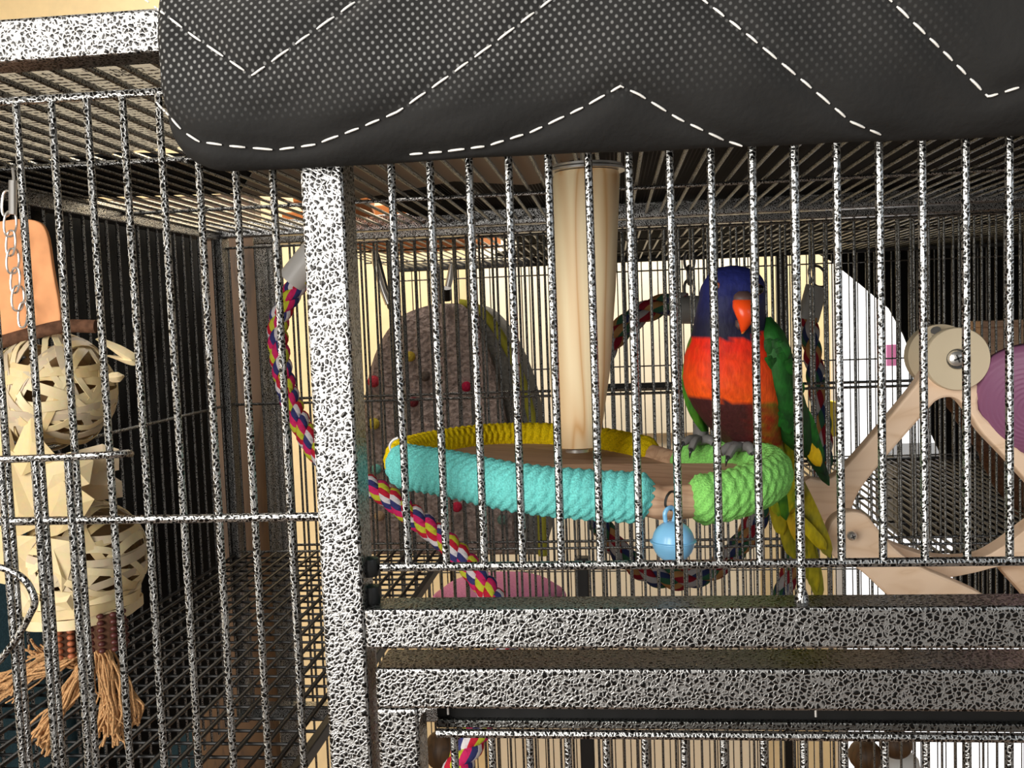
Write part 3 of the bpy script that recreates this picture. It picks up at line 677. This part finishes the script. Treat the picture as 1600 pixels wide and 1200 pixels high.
wl = wing([((1197, 498), (1204, 496)), ((1190, 520), (1226, 522)), ((1187, 550), (1240, 560)), ((1186, 585), (1250, 598)), ((1190, 620), (1261, 635)), ((1202, 655), (1270, 668)), ((1222, 685), (1276, 700)), ((1248, 708), (1281, 722))], [.118, .112, .112, .116, .122, .130, .138, .145], .011, wing_col)
DG, BK = srgb(20, 62, 24), srgb(14, 18, 16)
for bx_, tp, wd, Y0, Y1_, c1, c2 in [((1235, 640), (1295, 758), 22, .137, .152, BK, DG), ((1228, 640), (1288, 742), 24, .134, .149, BK, DG), ((1245, 630), (1283, 722), 26, .130, .146, srgb(30, 92, 28), DG), ((1236, 610), (1276, 700), 28, .124, .141, srgb(34, 100, 30), DG), ((1222, 630), (1268, 715), 20, .131, .146, BK, DG)]:
    blade('flight_feather', bx_, tp, wd, Y0, Y1_, ccol(c1, c2), parent=wl, tipround=.55)
blade('yellow_feather', (1262, 690), (1281, 728), 22, .138, .1445, ccol(srgb(214, 178, 26), srgb(190, 150, 20)), parent=wl, tipround=.4)
for i in range(26):
    t = random.random(); x = 1196+random.random()*50; y = 530+random.random()*130; 
    if x < 1192+(y-520)*.12 or x > 1224+(y-520)*.3: continue
    blade('covert_feather', (x, y), (x+7+random.random()*4, y+24), 17, .1035+.02*max(0, (y-560)/120), .106+.02*max(0, (y-540)/120), ccol(C_GREEN, srgb(22, 60, 22), 200), parent=wl, tipround=.4, lift=.001)
wing([((1076, 545), (1088, 540)), ((1070, 565), (1088, 562)), ((1067, 590), (1088, 590)), ((1070, 620), (1092, 622)), ((1080, 648), (1098, 652)), ((1096, 672), (1106, 676))], [.132, .132, .134, .138, .142, .147], .004, lambda v: mixc(C_GREEN, C_LGREEN, .4+nz(v, 90)))
# feet
M_FOOT = mat('grey_scaly_foot', srgb(108, 106, 104), .55); M_CLAW = mat('dark_claw', (.02, .02, .02), .35)
def foot(x, y, Y, spread):
    a = at(x, y-14, Y); sh = MB(); path = spline([a+Vector((.002, .008, .008)), a, a+Vector((0, -.001, -.006))], 5); sh.tube(path, [.0052]*len(path), 12)
    f = sh.build('foot', M_FOOT, parrot)
    for dx, dy, dn in spread:
        p0 = at(x, y-6, Y); tipm = at(x+dx*.6, y+dy*.3-7, Y-dn*.7); tip = at(x+dx, y+dy, Y-dn)
        pth = spline([p0, tipm, tip], 6); q = MB(); q.tube(pth, [.0042-.0014*i/(len(pth)-1) for i in range(len(pth))], 10, flat=.85, rfun=lambda l, th, r: r*(1+.06*math.sin(l*2200))); t = q.build('toe', M_FOOT, f)
        cl = spline([tip, tip+Vector((dx*.00006, -.0018, -.0022)), tip+Vector((dx*.00006-.0006, -.0012, -.0062))], 5); q = MB(); q.tube(cl, [.0017*(1-.85*i/(len(cl)-1)) for i in range(len(cl))], 8); q.build('claw', M_CLAW, f)
foot(1094, 694, .150, [(-26, -2, .014), (-14, 8, .016), (22, -2, .012), (14, -6, -.012)])
foot(1160, 704, .128, [(-34, 4, .012), (-22, 10, .016), (16, 4, .014), (14, -6, -.012)])

# ------------------------------------------------------------------ twisted ropes
def rope(t, path, r, m, strands=3, pitch=.075, phase=0., name='strand'):
    n = int(sum((b-a).length for a, b in zip(path, path[1:]))/.0035); P = resample(path, n); rs = r*.54; ro = r*.50
    tang = [(P[min(n-1, i+1)]-P[max(0, i-1)]).normalized() for i in range(n)]; u = tang[0].orthogonal().normalized(); L = 0; fr = []
    for i in range(n):
        u = (u-tang[i]*u.dot(tang[i])).normalized(); fr.append((u.copy(), tang[i].cross(u)))
    for s in range(strands):
        pts = []; L = 0
        for i in range(n):
            if i: L += (P[i]-P[i-1]).length
            a = 2*PI*(L/pitch+s/strands)+phase; pts.append(P[i]+fr[i][0]*(ro*math.cos(a))+fr[i][1]*(ro*math.sin(a)))
        q = MB(); q.tube(pts, rs, 20, twist=-2*PI/pitch*1.4); q.build(name, m, t)
ro = thing('rope_perch', 'bright twisted rope perch in yellow, pink, white and blue with white end cap', 'rope', at(640, 800, .5))
pth = spline([at(500, 395, .62), at(466, 442, .62), at(436, 500, .62), at(438, 560, .61), at(452, 620, .60), at(474, 670, .58), at(500, 712, .57), at(545, 745, .555), at(590, 765, .54), at(640, 802, .52), at(700, 850, .50), at(746, 900, .47), at(778, 950, .44), at(792, 1010, .40), at(784, 1065, .37), at(762, 1110, .34), at(742, 1150, .32), at(715, 1200, .30), at(690, 1260, .28)], 10)
rope(ro, pth, .0128, M_ROPE, pitch=.054)
q = MB(); q.tube([at(498, 388, .62), at(456, 440, .62)], .0185, 20); q.build('end_cap', M_WHITE, ro)
rr_ = thing('rope_ring', 'dark red, green and blue rope hoop with grey sleeve in the second cage', 'rope', at(1060, 690, 1.3))
el = [at(1058+150*math.cos(a), 690+215*math.sin(a), 1.3+.03*math.cos(a)) for a in [-1.48-.1*i for i in range(57)]]
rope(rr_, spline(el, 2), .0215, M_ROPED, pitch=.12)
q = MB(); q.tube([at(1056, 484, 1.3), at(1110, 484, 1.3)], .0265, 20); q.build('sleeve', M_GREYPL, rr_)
def linkobj(c, ax, up, w, h, r, m, parent, name='link'):
    ax = Vector(ax).normalized(); up = Vector(up).normalized(); pts = []
    for k in range(20):
        a = 2*PI*k/20; pts.append(Vector(c)+up*(h*math.sin(a))+ax*(w*math.copysign(abs(math.cos(a))**.7, math.cos(a))))
    q = MB(); q.tube(pts, r, 7, closed=True); return q.build(name, m, parent)
for i in range(3): linkobj(at(1077, 452-i*22, 1.3), (1, 0, 0) if i % 2 == 0 else (.4, 1, 0), (0, 0, 1), .009, .017, .0028, M_DKSTEEL, rr_)
rh = thing('rope_perch', 'dark hanging rope perch with grey cap right of the parrot, mostly behind its tail', 'rope', at(1275, 600, 1.25))
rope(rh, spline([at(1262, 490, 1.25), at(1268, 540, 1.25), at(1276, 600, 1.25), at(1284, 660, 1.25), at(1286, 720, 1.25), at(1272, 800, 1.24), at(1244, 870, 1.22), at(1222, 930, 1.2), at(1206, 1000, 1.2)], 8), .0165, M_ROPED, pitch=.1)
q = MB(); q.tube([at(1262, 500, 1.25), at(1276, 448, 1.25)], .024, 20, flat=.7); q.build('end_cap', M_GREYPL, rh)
linkobj(at(1278, 432, 1.25), (1, 0, 0), (-.3, 0, 1), .014, .02, .0026, M_DKSTEEL, rh, 'ring'); linkobj(at(1270, 402, 1.25), (.3, 1, 0), (0, 0, 1), .01, .025, .0026, M_DKSTEEL, rh, 'ring')

# ------------------------------------------------------------------ plush hut on two clips
ph = thing('plush_hut', 'grey brown plush bird hut with coloured pompoms hanging on clips in the second cage', 'hut', at(710, 860, 1.3))
def dome(front, Y0, Y1_, m, name):
    """arched slab: front outline (px) swept from Y0 to Y1"""
    q = MB(); n = len(front); rows = []
    for Y, k in ((Y0, .96), (Y0+.008, 1.), (Y1_-.008, 1.), (Y1_, .96)):
        c = at(710, 760, Y0); rows.append([Vector((c.x+(p.x-c.x)*k, Y, c.z+(p.z-c.z)*k)) for p in (at(a, b, Y0) for a, b in front)])
    for i in range(3): q.add(rows[i]+rows[i+1], [(j, (j+1) % n, n+(j+1) % n, n+j) for j in range(n)])
    q.add(rows[0], [tuple(range(n))]); q.add(rows[3], [tuple(range(n))[::-1]]); return q.build(name, m, ph)
fo = [(562, 868), (560, 780), (562, 700), (570, 610), (588, 545), (618, 500), (658, 480), (700, 474), (724, 480), (750, 520), (772, 580), (790, 660), (800, 760), (806, 868)]
fo = [(p.x, p.y) for p in spline([(a, b, 0) for a, b in fo], 5)]
dome(fo, 1.20, 1.235, M_PLUSH, 'front_panel')
bo = [(600, 868), (604, 700), (640, 560), (690, 490), (730, 476), (770, 506), (806, 570), (828, 640), (842, 720), (846, 800), (850, 868)]
bo = [(p.x, p.y) for p in spline([(a, b, 0) for a, b in bo], 5)]
dome(bo, 1.237, 1.50, M_PLUSHG, 'tunnel')
pp = [at(*p, 1.236) for p in [(p.x, p.y) for p in spline([(718, 474, 0), (742, 480, 0), (770, 506, 0), (806, 570, 0), (828, 640, 0), (842, 720, 0), (846, 800, 0), (848, 868, 0)], 5)]]
tubeo('piping', pp, .0085, M_PIPING, ph, n=10)
def pom(x, y, c, r=.0095):
    m = fabric('pompom_%d_%d' % (x, y), c, scale=400); q = MB(); p = at(x, y, 1.196); n1_ = 10
    q.lathe(p, [(max(.0003, r*math.cos(a)*(1+.08*math.sin(a*9))), r*math.sin(a)) for a in [-1.5+.3*i for i in range(11)]], 14, 'Y'); q.build('pompom', m, ph)
for x, y, c in [(584, 596, srgb(206, 70, 84)), (641, 557, srgb(206, 178, 70)), (729, 604, srgb(176, 36, 70)), (646, 628, srgb(120, 50, 56)), (584, 662, srgb(206, 186, 74)), (588, 733, srgb(120, 190, 176)), (714, 792, srgb(206, 52, 80)), (593, 806, srgb(190, 160, 128)), (785, 812, srgb(110, 140, 130)), (664, 588, srgb(104, 92, 84))]: pom(x, y, c, .0095 if x != 584 else .011)
for pts, yk in (([(584, 392), (586, 408), (591, 428), (598, 452), (607, 475)], 1), ([(706, 412), (704, 430), (700, 448)], 1)):
    tubeo('clip', [at(a, b, 1.17) for a, b in pts], [.004]+[.0062]*(len(pts)-1), M_STEEL, ph, n=10)
tubeo('clip_tab', [at(606, 466, 1.18), at(612, 478, 1.185), at(620, 492, 1.19)], [.005, .009, .006], M_BLK, ph, n=8)
tubeo('clip_tab', [at(698, 450, 1.18), at(698, 468, 1.19)], [.009, .009], M_BLK, ph, n=8)
tubeo('clip_arm', [at(590, 396, 1.175), at(612, 480, 1.18)], .003, M_DKSTEEL, ph, n=6)
pbwl = thing('purple_bed', 'purple felt bed seen low behind the bright rope', 'bed', at(770, 990, 1.62))
q = MB(); c = at(780, 940, 1.62); q.lathe((c.x, c.y, c.z-.05), [(.02, 0), (.10, .0), (.135, .03), (.145, .07), (.12, .088), (.05, .098), (.004, .10)], 40); q.build('cushion', M_PURPLE, pbwl, shade=1)
q = MB(); q.tube([Vector((c.x+.146*math.cos(a), c.y+.146*math.sin(a), c.z+.01)) for a in [2*PI*k/48 for k in range(48)]], .008, 8, closed=True); q.build('rim', M_PURPLE, pbwl)

# ------------------------------------------------------------------ wooden climbing toy at the right
wt = thing('wooden_toy', 'pale plywood climbing toy with bolted discs right of the parrot', 'toy', at(1420, 930, .24))
def plate(name, pts, Y, th, m=M_MAPLE, close=True, bev=.0022, tilt=0):
    sm = [(p.x, p.y) for p in spline([(a, b, 0) for a, b in pts], 4, True)]
    q = MB(); q.prism([at(a, b, Y+tilt*(a-1400)) for a, b in sm], (0, th, 0)); return q.build(name, m, wt, smooth=False, bevel=bev)
plate('arm_plate', [(1429, 604), (1452, 574), (1497, 566), (1534, 590), (1530, 640), (1573, 681), (1640, 745), (1690, 790), (1695, 850), (1640, 790), (1573, 716), (1535, 676), (1519, 651), (1500, 627), (1483, 621), (1465, 626), (1450, 641), (1389, 710), (1345, 765), (1325, 806), (1300, 818), (1268, 800), (1255, 772), (1262, 748), (1290, 750), (1323, 728), (1386, 656)], .24, .016)
plate('rear_arm', [(1256, 762), (1276, 778), (1310, 806), (1318, 850), (1292, 866), (1270, 838)], .262, .014)
q = MB(); c = at(1497, 561, .232); q.lathe(c, [(.002, 0), (.0236, 0), (.0242, -.001), (.0242, -.008), (.002, -.008)][::-1], 44, 'Y'); q.build('disc', M_DISC, wt)
q = MB(); q.lathe(at(1470, 556, .275), [(.002, 0), (.0255, 0), (.0255, -.012), (.002, -.012)][::-1], 40, 'Y'); q.build('rear_disc', M_DISC, wt)
q = MB(); q.lathe(at(1496, 561, .231), [(.002, .0025), (.0072, .0025), (.0078, .001), (.0078, -.003), (.002, -.003)], 24, 'Y'); q.build('hub', M_DKSTEEL, wt)
def screw(x, y, Y, r):
    c = at(x, y, Y); q = MB(); q.lathe(c, [(.0004, .0042), (r*.55, .0040), (r*.9, .0026), (r, .0008), (r, -.001)], 20, 'Y'); s = q.build('screw', M_STEEL, wt)
    q = MB()
    for a in (0.4, .4+PI/2):
        d = Vector((math.cos(a), 0, math.sin(a))); e = Vector((-math.sin(a), 0, math.cos(a)))
        q.prism([c+d*r*.5+e*r*.1, c+d*r*.5-e*r*.1, c-d*r*.5-e*r*.1, c-d*r*.5+e*r*.1], (0, -.0047, 0))
    q.build('screw_slot', M_DKSTEEL, s, smooth=False)
screw(1494, 560, .229, .0062); screw(1331, 837, .187, .0036)
tubeo('rear_bolt', [at(1466, 528, .268), at(1462, 516, .262)], .004, M_STEEL, wt, n=10)
plate('joint_plate', [(1292, 836), (1302, 812), (1325, 800), (1352, 804), (1372, 826), (1400, 858), (1440, 886), (1500, 912), (1545, 938), (1540, 980), (1480, 975), (1400, 940), (1345, 892), (1308, 874), (1294, 856)], .195, .016)
plate('lower_arch', [(1372, 838), (1400, 852), (1440, 866), (1480, 874), (1530, 872), (1570, 852), (1620, 815), (1680, 780), (1690, 830), (1630, 868), (1590, 884), (1560, 886), (1520, 896), (1470, 904), (1420, 900), (1385, 875)], .235, .02)
plate('rear_leg', [(1560, 880), (1600, 876), (1660, 935), (1700, 1000), (1660, 1000), (1600, 930)], .25, .014)
q = MB(); prof = []
for i in range(41):
    t = i/40; rad = .047*t; prof.append((max(.0005, rad), .017*math.sqrt(max(0, 1-t**2.6))+.0004*math.sin(i*PI/1.5)))
c = at(1616, 626, .235); q.lathe((0, 0, 0), prof[::-1]+[], 48, 'Y'); q.v = [c + (Matrix.Rotation(-.45, 3, 'Z') @ Matrix.Rotation(.3, 3, 'X') @ v) for v in q.v]
pw = q.build('purple_wheel', M_PURPLEWOOD, wt, shade=1); pw['label'] = 'purple grooved wooden wheel'
q = MB(); q.lathe((0, 0, 0), [(.002, .012), (.006, .012), (.006, -.022), (.002, -.022)], 14, 'Y'); q.v = [c + (Matrix.Rotation(-.45, 3, 'Z') @ Matrix.Rotation(.3, 3, 'X') @ v) for v in q.v]; q.build('axle', M_MAPLE, pw)
# background bits in the second cage
a0 = thing('log_perch', 'rough brown branch behind the plywood toy', 'branch', at(1540, 680, 1.5))
q = MB(); pth = spline([at(1440, 560, 1.5), at(1490, 610, 1.5), at(1540, 690, 1.5), at(1600, 790, 1.5), at(1660, 850, 1.5)], 8); q.tube(pth, .026, 14, rfun=lambda l, th, r: r*(1+.12*math.sin(th*3+l*40)+.08*math.sin(l*130)))
q.build('bark', M_RIMBROWN, a0, shade=1)
q = MB(); q.tube(spline([at(1520, 655, 1.49), at(1536, 630, 1.47), at(1560, 612, 1.45)], 5), [.012]*10+[.006], 10); q.build('twig', M_RIMBROWN, a0)
cbx = thing('cardboard_box', 'small pale cardboard box high in the second cage at right', 'box', at(1562, 560, 1.6))
q = MB(); p0, p1 = at(1534, 560, 1.6), at(1620, 508, 1.6); q.box((p0.x, 1.6, p0.z), (p1.x, 1.68, p1.z)); q.build('carton', M_BOARD, cbx, smooth=False, bevel=.003)
q = MB(); q.box((p0.x-.004, 1.596, p1.z), (p1.x, 1.69, p1.z+.012)); q.build('flap', M_BOARD, cbx, smooth=False)
dt = thing('chew_toy', 'dark brown rounded chew toy seen low behind the lower door bars', 'toy', at(1352, 1200, 1.35))
for x, y, r in ((1352, 1180, .032), (1400, 1162, .03), (1356, 1215, .03)):
    q = MB(); q.lathe(at(x, y, 1.35), [(max(.0004, r*math.cos(a)*1.0), r*.95*math.sin(a)) for a in [-1.5+.25*i for i in range(13)]], 20); q.build('bead', M_DARKWOOD, dt, shade=1)
q = MB(); q.lathe(at(1398, 1200, 1.4), [(.002, -.05), (.045, -.048), (.05, -.01), (.045, .02), (.03, .034), (.002, .038)], 28); tag(q.build('cream_cup', M_WHITE, shade=1), 'off white cup low behind the lower door at right', 'cup')
q = MB(); q.lathe(at(690, 1172, 1.0+.06), [(max(.0004, .03*math.cos(a)), .034*math.sin(a)) for a in [-1.5+.25*i for i in range(13)]], 24); tag(q.build('wooden_ball', M_DARKWOOD, shade=1), 'brown wooden ball low behind the lower door near its left stile', 'ball')
q = MB(); p0, p1 = at(1386, 552+20, WY-.06), at(1406, 538, WY-.06); q.box((p0.x, WY-.06, p0.z), (p1.x, WY-.05, p1.z)); tag(q.build('pink_tag', mat('pink_card', srgb(206, 120, 168), .7), smooth=False), 'small pink tag on the bright window pane', 'tag')
q = MB(); q.prism([at(1280, 622, 2.3), at(1308, 628, 2.3), at(1308, 682, 2.3), at(1292, 684, 2.3), at(1284, 650, 2.3)], (0, .01, 0)); tag(q.build('yellow_toy', mat('yellow_plastic', srgb(216, 190, 40), .5), smooth=False, bevel=.003), 'small yellow plastic toy hanging behind the second cage', 'toy')

# ------------------------------------------------------------------ woven shredding toy at the left
st = thing('shredding_toy', 'hanging woven palm shredding toy with leather plate, chain and jute tassels', 'toy', at(90, 700, .12))
TY = .12
lo = [(-60, 545), (-48, 420), (-30, 360), (10, 344), (52, 344), (72, 362), (82, 420), (94, 510), (60, 520), (0, 535)]
lo = [(p.x, p.y) for p in spline([(a, b, 0) for a, b in lo], 4, True)]
q = MB(); q.prism([at(a, b, TY-.01) for a, b in lo], (0, .004, 0)); q.build('leather_plate', M_LEATHER, st, smooth=False, bevel=.001)
rim = [at(a, b, TY-.0135+.0) for a, b in [(p.x, p.y) for p in spline([(-60, 552, 0), (0, 535, 0), (50, 521, 0), (100, 510, 0), (150, 510, 0)], 6)]]
q = MB(); q.tube(rim, .0046, 10, up=(0, 0, 1), flat=.8); q.build('bark_rim', M_RIMBROWN, st)
for i, (x, y) in enumerate([(10, 318), (16, 350), (17, 380), (20, 408), (24, 438), (28, 466), (36, 492)]):
    p = at(x, y, TY-.0185); linkobj(p, (1, -.25, .0) if i % 2 == 0 else (.55, .8, 0), (.12, 0, 1), .0042, .0088, .00085, M_STEEL, st, 'chain_link')
tubeo('hanger_hook', spline([at(20, 262, TY-.018), at(22, 285, TY-.018), at(20, 300, TY-.018)], 4), .0011, M_STEEL, st, n=7)
q = MB(); q.tube([at(20, 282, TY-.018), at(20, 335, TY-.018)], .0027, 8); q.build('quick_link', M_STEEL, st)
def woven_ball(cx, cy, R, n, seed, squash=1.):
    rnd = random.Random(seed); c = at(cx, cy, TY+.005)
    core = MB(); core.lathe(c, [(max(.0004, R*.72*math.cos(a)), R*.72*math.sin(a)*squash) for a in [-1.5+.3*i for i in range(11)]], 20); core.build('core', mat('dim_straw_%d' % seed, srgb(150, 116, 76), .8), st, shade=1)
    for i in range(n):
        ax = Vector((rnd.gauss(0, 1), rnd.gauss(0, 1), rnd.gauss(0, 1))).normalized()
        if i % 3 == 0: ax = Vector((rnd.uniform(-.25, .25), rnd.uniform(-.3, .3), 1)).normalized()
        elif i % 3 == 1: ax = Vector((.85, rnd.uniform(-.5, .5), .5*(-1) ** i)).normalized()
        u = ax.orthogonal().normalized(); v = ax.cross(u); off = rnd.uniform(-.6, .6)*R; wd = rnd.uniform(.0023, .0036); rows = []; ph_ = rnd.random()*6
        for k in range(41):
            a = 2*PI*k/40; rr0 = R*(1+.022*math.sin(a*5+ph_)+rnd.uniform(-.004, .004)); rr = math.sqrt(max(1e-6, rr0**2-off**2)); d = u*math.cos(a)+v*math.sin(a)
            nn = [(d*rr+ax*(off+s*wd)).normalized()*rr0 for s in (-1, 0, 1)]; rows.append([c+Vector((e.x, e.y, e.z*squash)) for e in nn])
        q = MB(); q.grid(rows); q.build('palm_strip', rnd.choice((M_STRAW, M_STRAW, M_STRAWG)), st, solid=.0007, shade=1)
woven_ball(84, 612, .0425, 27, 3); woven_ball(132, 872, .0435, 26, 5, .98)
def leafblade(pts, wpx, Y, bend=.001, fold=.004):
    P = spline([at(a, b, Y+k) for a, b, k in pts], 8); n = len(P); rows = []
    for i, p in enumerate(P):
        t = i/(n-1); tg = (P[min(n-1, i+1)]-P[max(0, i-1)]).normalized(); side = tg.cross(Vector((0, -1, 0))).normalized(); w_ = wpx*.00044/2*(1 if .3 < t < .62 else (.3+.7*t/.3 if t <= .3 else max(.04, (1-t)/.38)))
        rows.append([p+side*(w_*s)+Vector((0, -bend*(1-s*s)*.5+fold*abs(s), 0)) for s in (-1, -.66, -.33, 0, .33, .66, 1)])
    q = MB(); q.grid(rows); q.build('palm_leaf', M_LEAF, st, solid=.0008, smooth=False)
Yl = TY-.036
def leafpanel(outl, Y, crest, cy=.005, m=M_LEAF):
    """folded piece of palm leaf: an outline whose creases run to a raised crest line"""
    P = [at(x, y, Y+d) for x, y, d in outl]; cr = [at(x, y, Y-cy) for x, y in crest]; q = MB(); n = len(P); v = P+cr; f = []
    near = [min(range(len(cr)), key=lambda k: (p-cr[k]).length) for p in P]
    for i in range(n):
        j = (i+1) % n; a, b = near[i], near[j]; f.append((i, j, n+a))
        k = a
        while k != b: f.append((j, n+k+(1 if b > k else -1), n+k)); k += 1 if b > k else -1
    q.add(v, f); q.build('palm_leaf', m, st, solid=.0008, smooth=False)
leafpanel([(-40, 660, .006), (8, 640, .0), (24, 700, 0), (60, 730, 0), (62, 822, 0), (20, 842, 0), (-40, 840, .01)], Yl+.006, [(10, 700), (30, 800)])
leafpanel([(48, 644, .002), (70, 692, 0), (92, 716, .002), (34, 744, .0), (16, 716, .002)], Yl+.001, [(50, 690), (44, 722)], .003)
leafpanel([(60, 722, 0), (118, 704, .004), (146, 720, .006), (140, 756, 0), (96, 770, 0), (60, 792, 0)], Yl+.003, [(84, 742), (120, 734)], .004)
leafpanel([(-30, 820, .006), (20, 836, 0), (56, 838, 0), (64, 900, 0), (62, 950, .004), (34, 948, .004), (16, 900, 0), (-30, 905, .01)], Yl+.005, [(20, 860), (46, 920)])
leafpanel([(60, 838, 0), (112, 846, 0), (116, 868, 0), (105, 908, .001), (97, 926, .002), (84, 900, 0), (64, 880, 0)], Yl-.002, [(84, 858), (96, 900)], .003)
leafpanel([(60, 776, 0), (98, 752, 0), (128, 766, 0), (148, 780, -.003), (126, 816, 0), (90, 836, 0), (60, 842, 0)], Yl-.001, [(90, 784), (122, 788)], .005)
leafpanel([(20, 900, 0), (44, 922, 0), (62, 930, 0), (60, 962, .003), (34, 956, .003)], Yl+.001, [(44, 938)], .003)
leafpanel([(64, 930, 0), (118, 916, .002), (118, 960, .004), (64, 962, .003)], Yl+.002, [(76, 944), (104, 940)], .003)
leafpanel([(120, 704, 0), (160, 694, .002), (186, 702, .004), (186, 734, .004), (150, 742, .0), (124, 738, 0)], TY-.01, [(140, 718), (164, 716)], .004, M_STRAWG)
leafpanel([(126, 744, 0), (164, 736, 0), (190, 752, .004), (192, 776, .006), (150, 782, .002), (126, 772, 0)], TY-.01, [(146, 758), (170, 758)], .004, M_STRAWG)
for pts in ([(150, 530, -.01), (178, 545, -.012), (206, 562, -.01), (190, 562, -.008), (166, 556, -.008)], [(160, 590, 0), (178, 590, 0), (190, 588, 0)]): leafblade(pts, 15, TY-.01)
ccx = at(130, 944, TY+.005)
for k in range(3):                                                    # woven rim under the lower ball
    q = MB(); rows = []
    for i in range(49):
        a = 2*PI*i/48; r = .040+.0012*math.sin(a*7+k*2); rows.append([ccx+Vector((r*math.cos(a), r*math.sin(a), .011-.0075*k+s*.0036+.002*math.cos(a))) for s in (-1, 0, 1)])
    q.grid(rows); q.build('rim_strip', M_STRAW, st, solid=.0008, shade=1)
def cob(x, y0, y1, rp, dk):
    c0, c1 = at(x, y0, TY-.012), at(x+3, y1, TY-.012); q = MB(); q.tube([c0, c1], rp*.8, 14); cbo = q.build('corn_cob', M_RIMBROWN, st)
    L = (c1-c0).length; q = MB(); nrow = int(L/.0044)
    for i in range(nrow+1):
        for k in range(9):
            a = 2*PI*k/9; p = c0.lerp(c1, i/max(1, nrow))+Vector((rp*.85*math.cos(a), rp*.85*math.sin(a), 0))
            q.lathe(p, [(.0003, -.0019), (.0024, -.001), (.0027, .0004), (.0018, .0016), (.0003, .002)], 7)
    o = q.build('kernels', dk, cbo, shade=1); o['kind'] = 'stuff'
cob(100, 962, 1020, .013, M_COB); cob(166, 955, 1008, .0145, mat('dark_corn', srgb(88, 44, 40), .4))
def tassel(name, a, mid, b, spread, n, seed, Y):
    rnd = random.Random(seed); q = MB()
    for i in range(n):
        o = lambda s: (rnd.gauss(0, s), rnd.gauss(0, s), rnd.gauss(0, .002))
        p = [(a[0]+rnd.gauss(0, spread*.35), a[1]+rnd.gauss(0, spread*.3), Y+rnd.gauss(0, .003))]
        for (x, y), s in ((mid, spread*.55), (b, spread)): p.append((x+rnd.gauss(0, s), y+rnd.gauss(0, s*.8), Y+rnd.gauss(0, .004)))
        m1 = ((p[0][0]+p[1][0])/2+rnd.gauss(0, 5), (p[0][1]+p[1][1])/2+rnd.gauss(0, 5), p[1][2]); m2 = ((p[2][0]+p[1][0])/2+rnd.gauss(0, 6), (p[2][1]+p[1][1])/2+rnd.gauss(0, 6), p[1][2])
        pts = spline([at(*k) for k in (p[0], m1, p[1], m2, p[2])], 3); q.tube(pts, rnd.uniform(.0006, .0011), 5)
    o = q.build(name, M_JUTE, st); o['kind'] = 'stuff'
tassel('jute_tassel', (120, 1020), (70, 1040), (-4, 1080), 15, 46, 1, TY-.012); tassel('jute_tassel', (130, 1040), (100, 1100), (62, 1158), 12, 36, 2, TY-.018)
tassel('jute_tassel', (160, 1010), (170, 1080), (170, 1145), 14, 60, 4, TY-.010); tassel('jute_tassel', (118, 1040), (90, 1030), (52, 1012), 10, 14, 6, TY-.006)
tassel('jute_tassel', (180, 1040), (205, 1085), (214, 1130), 6, 14, 8, TY)
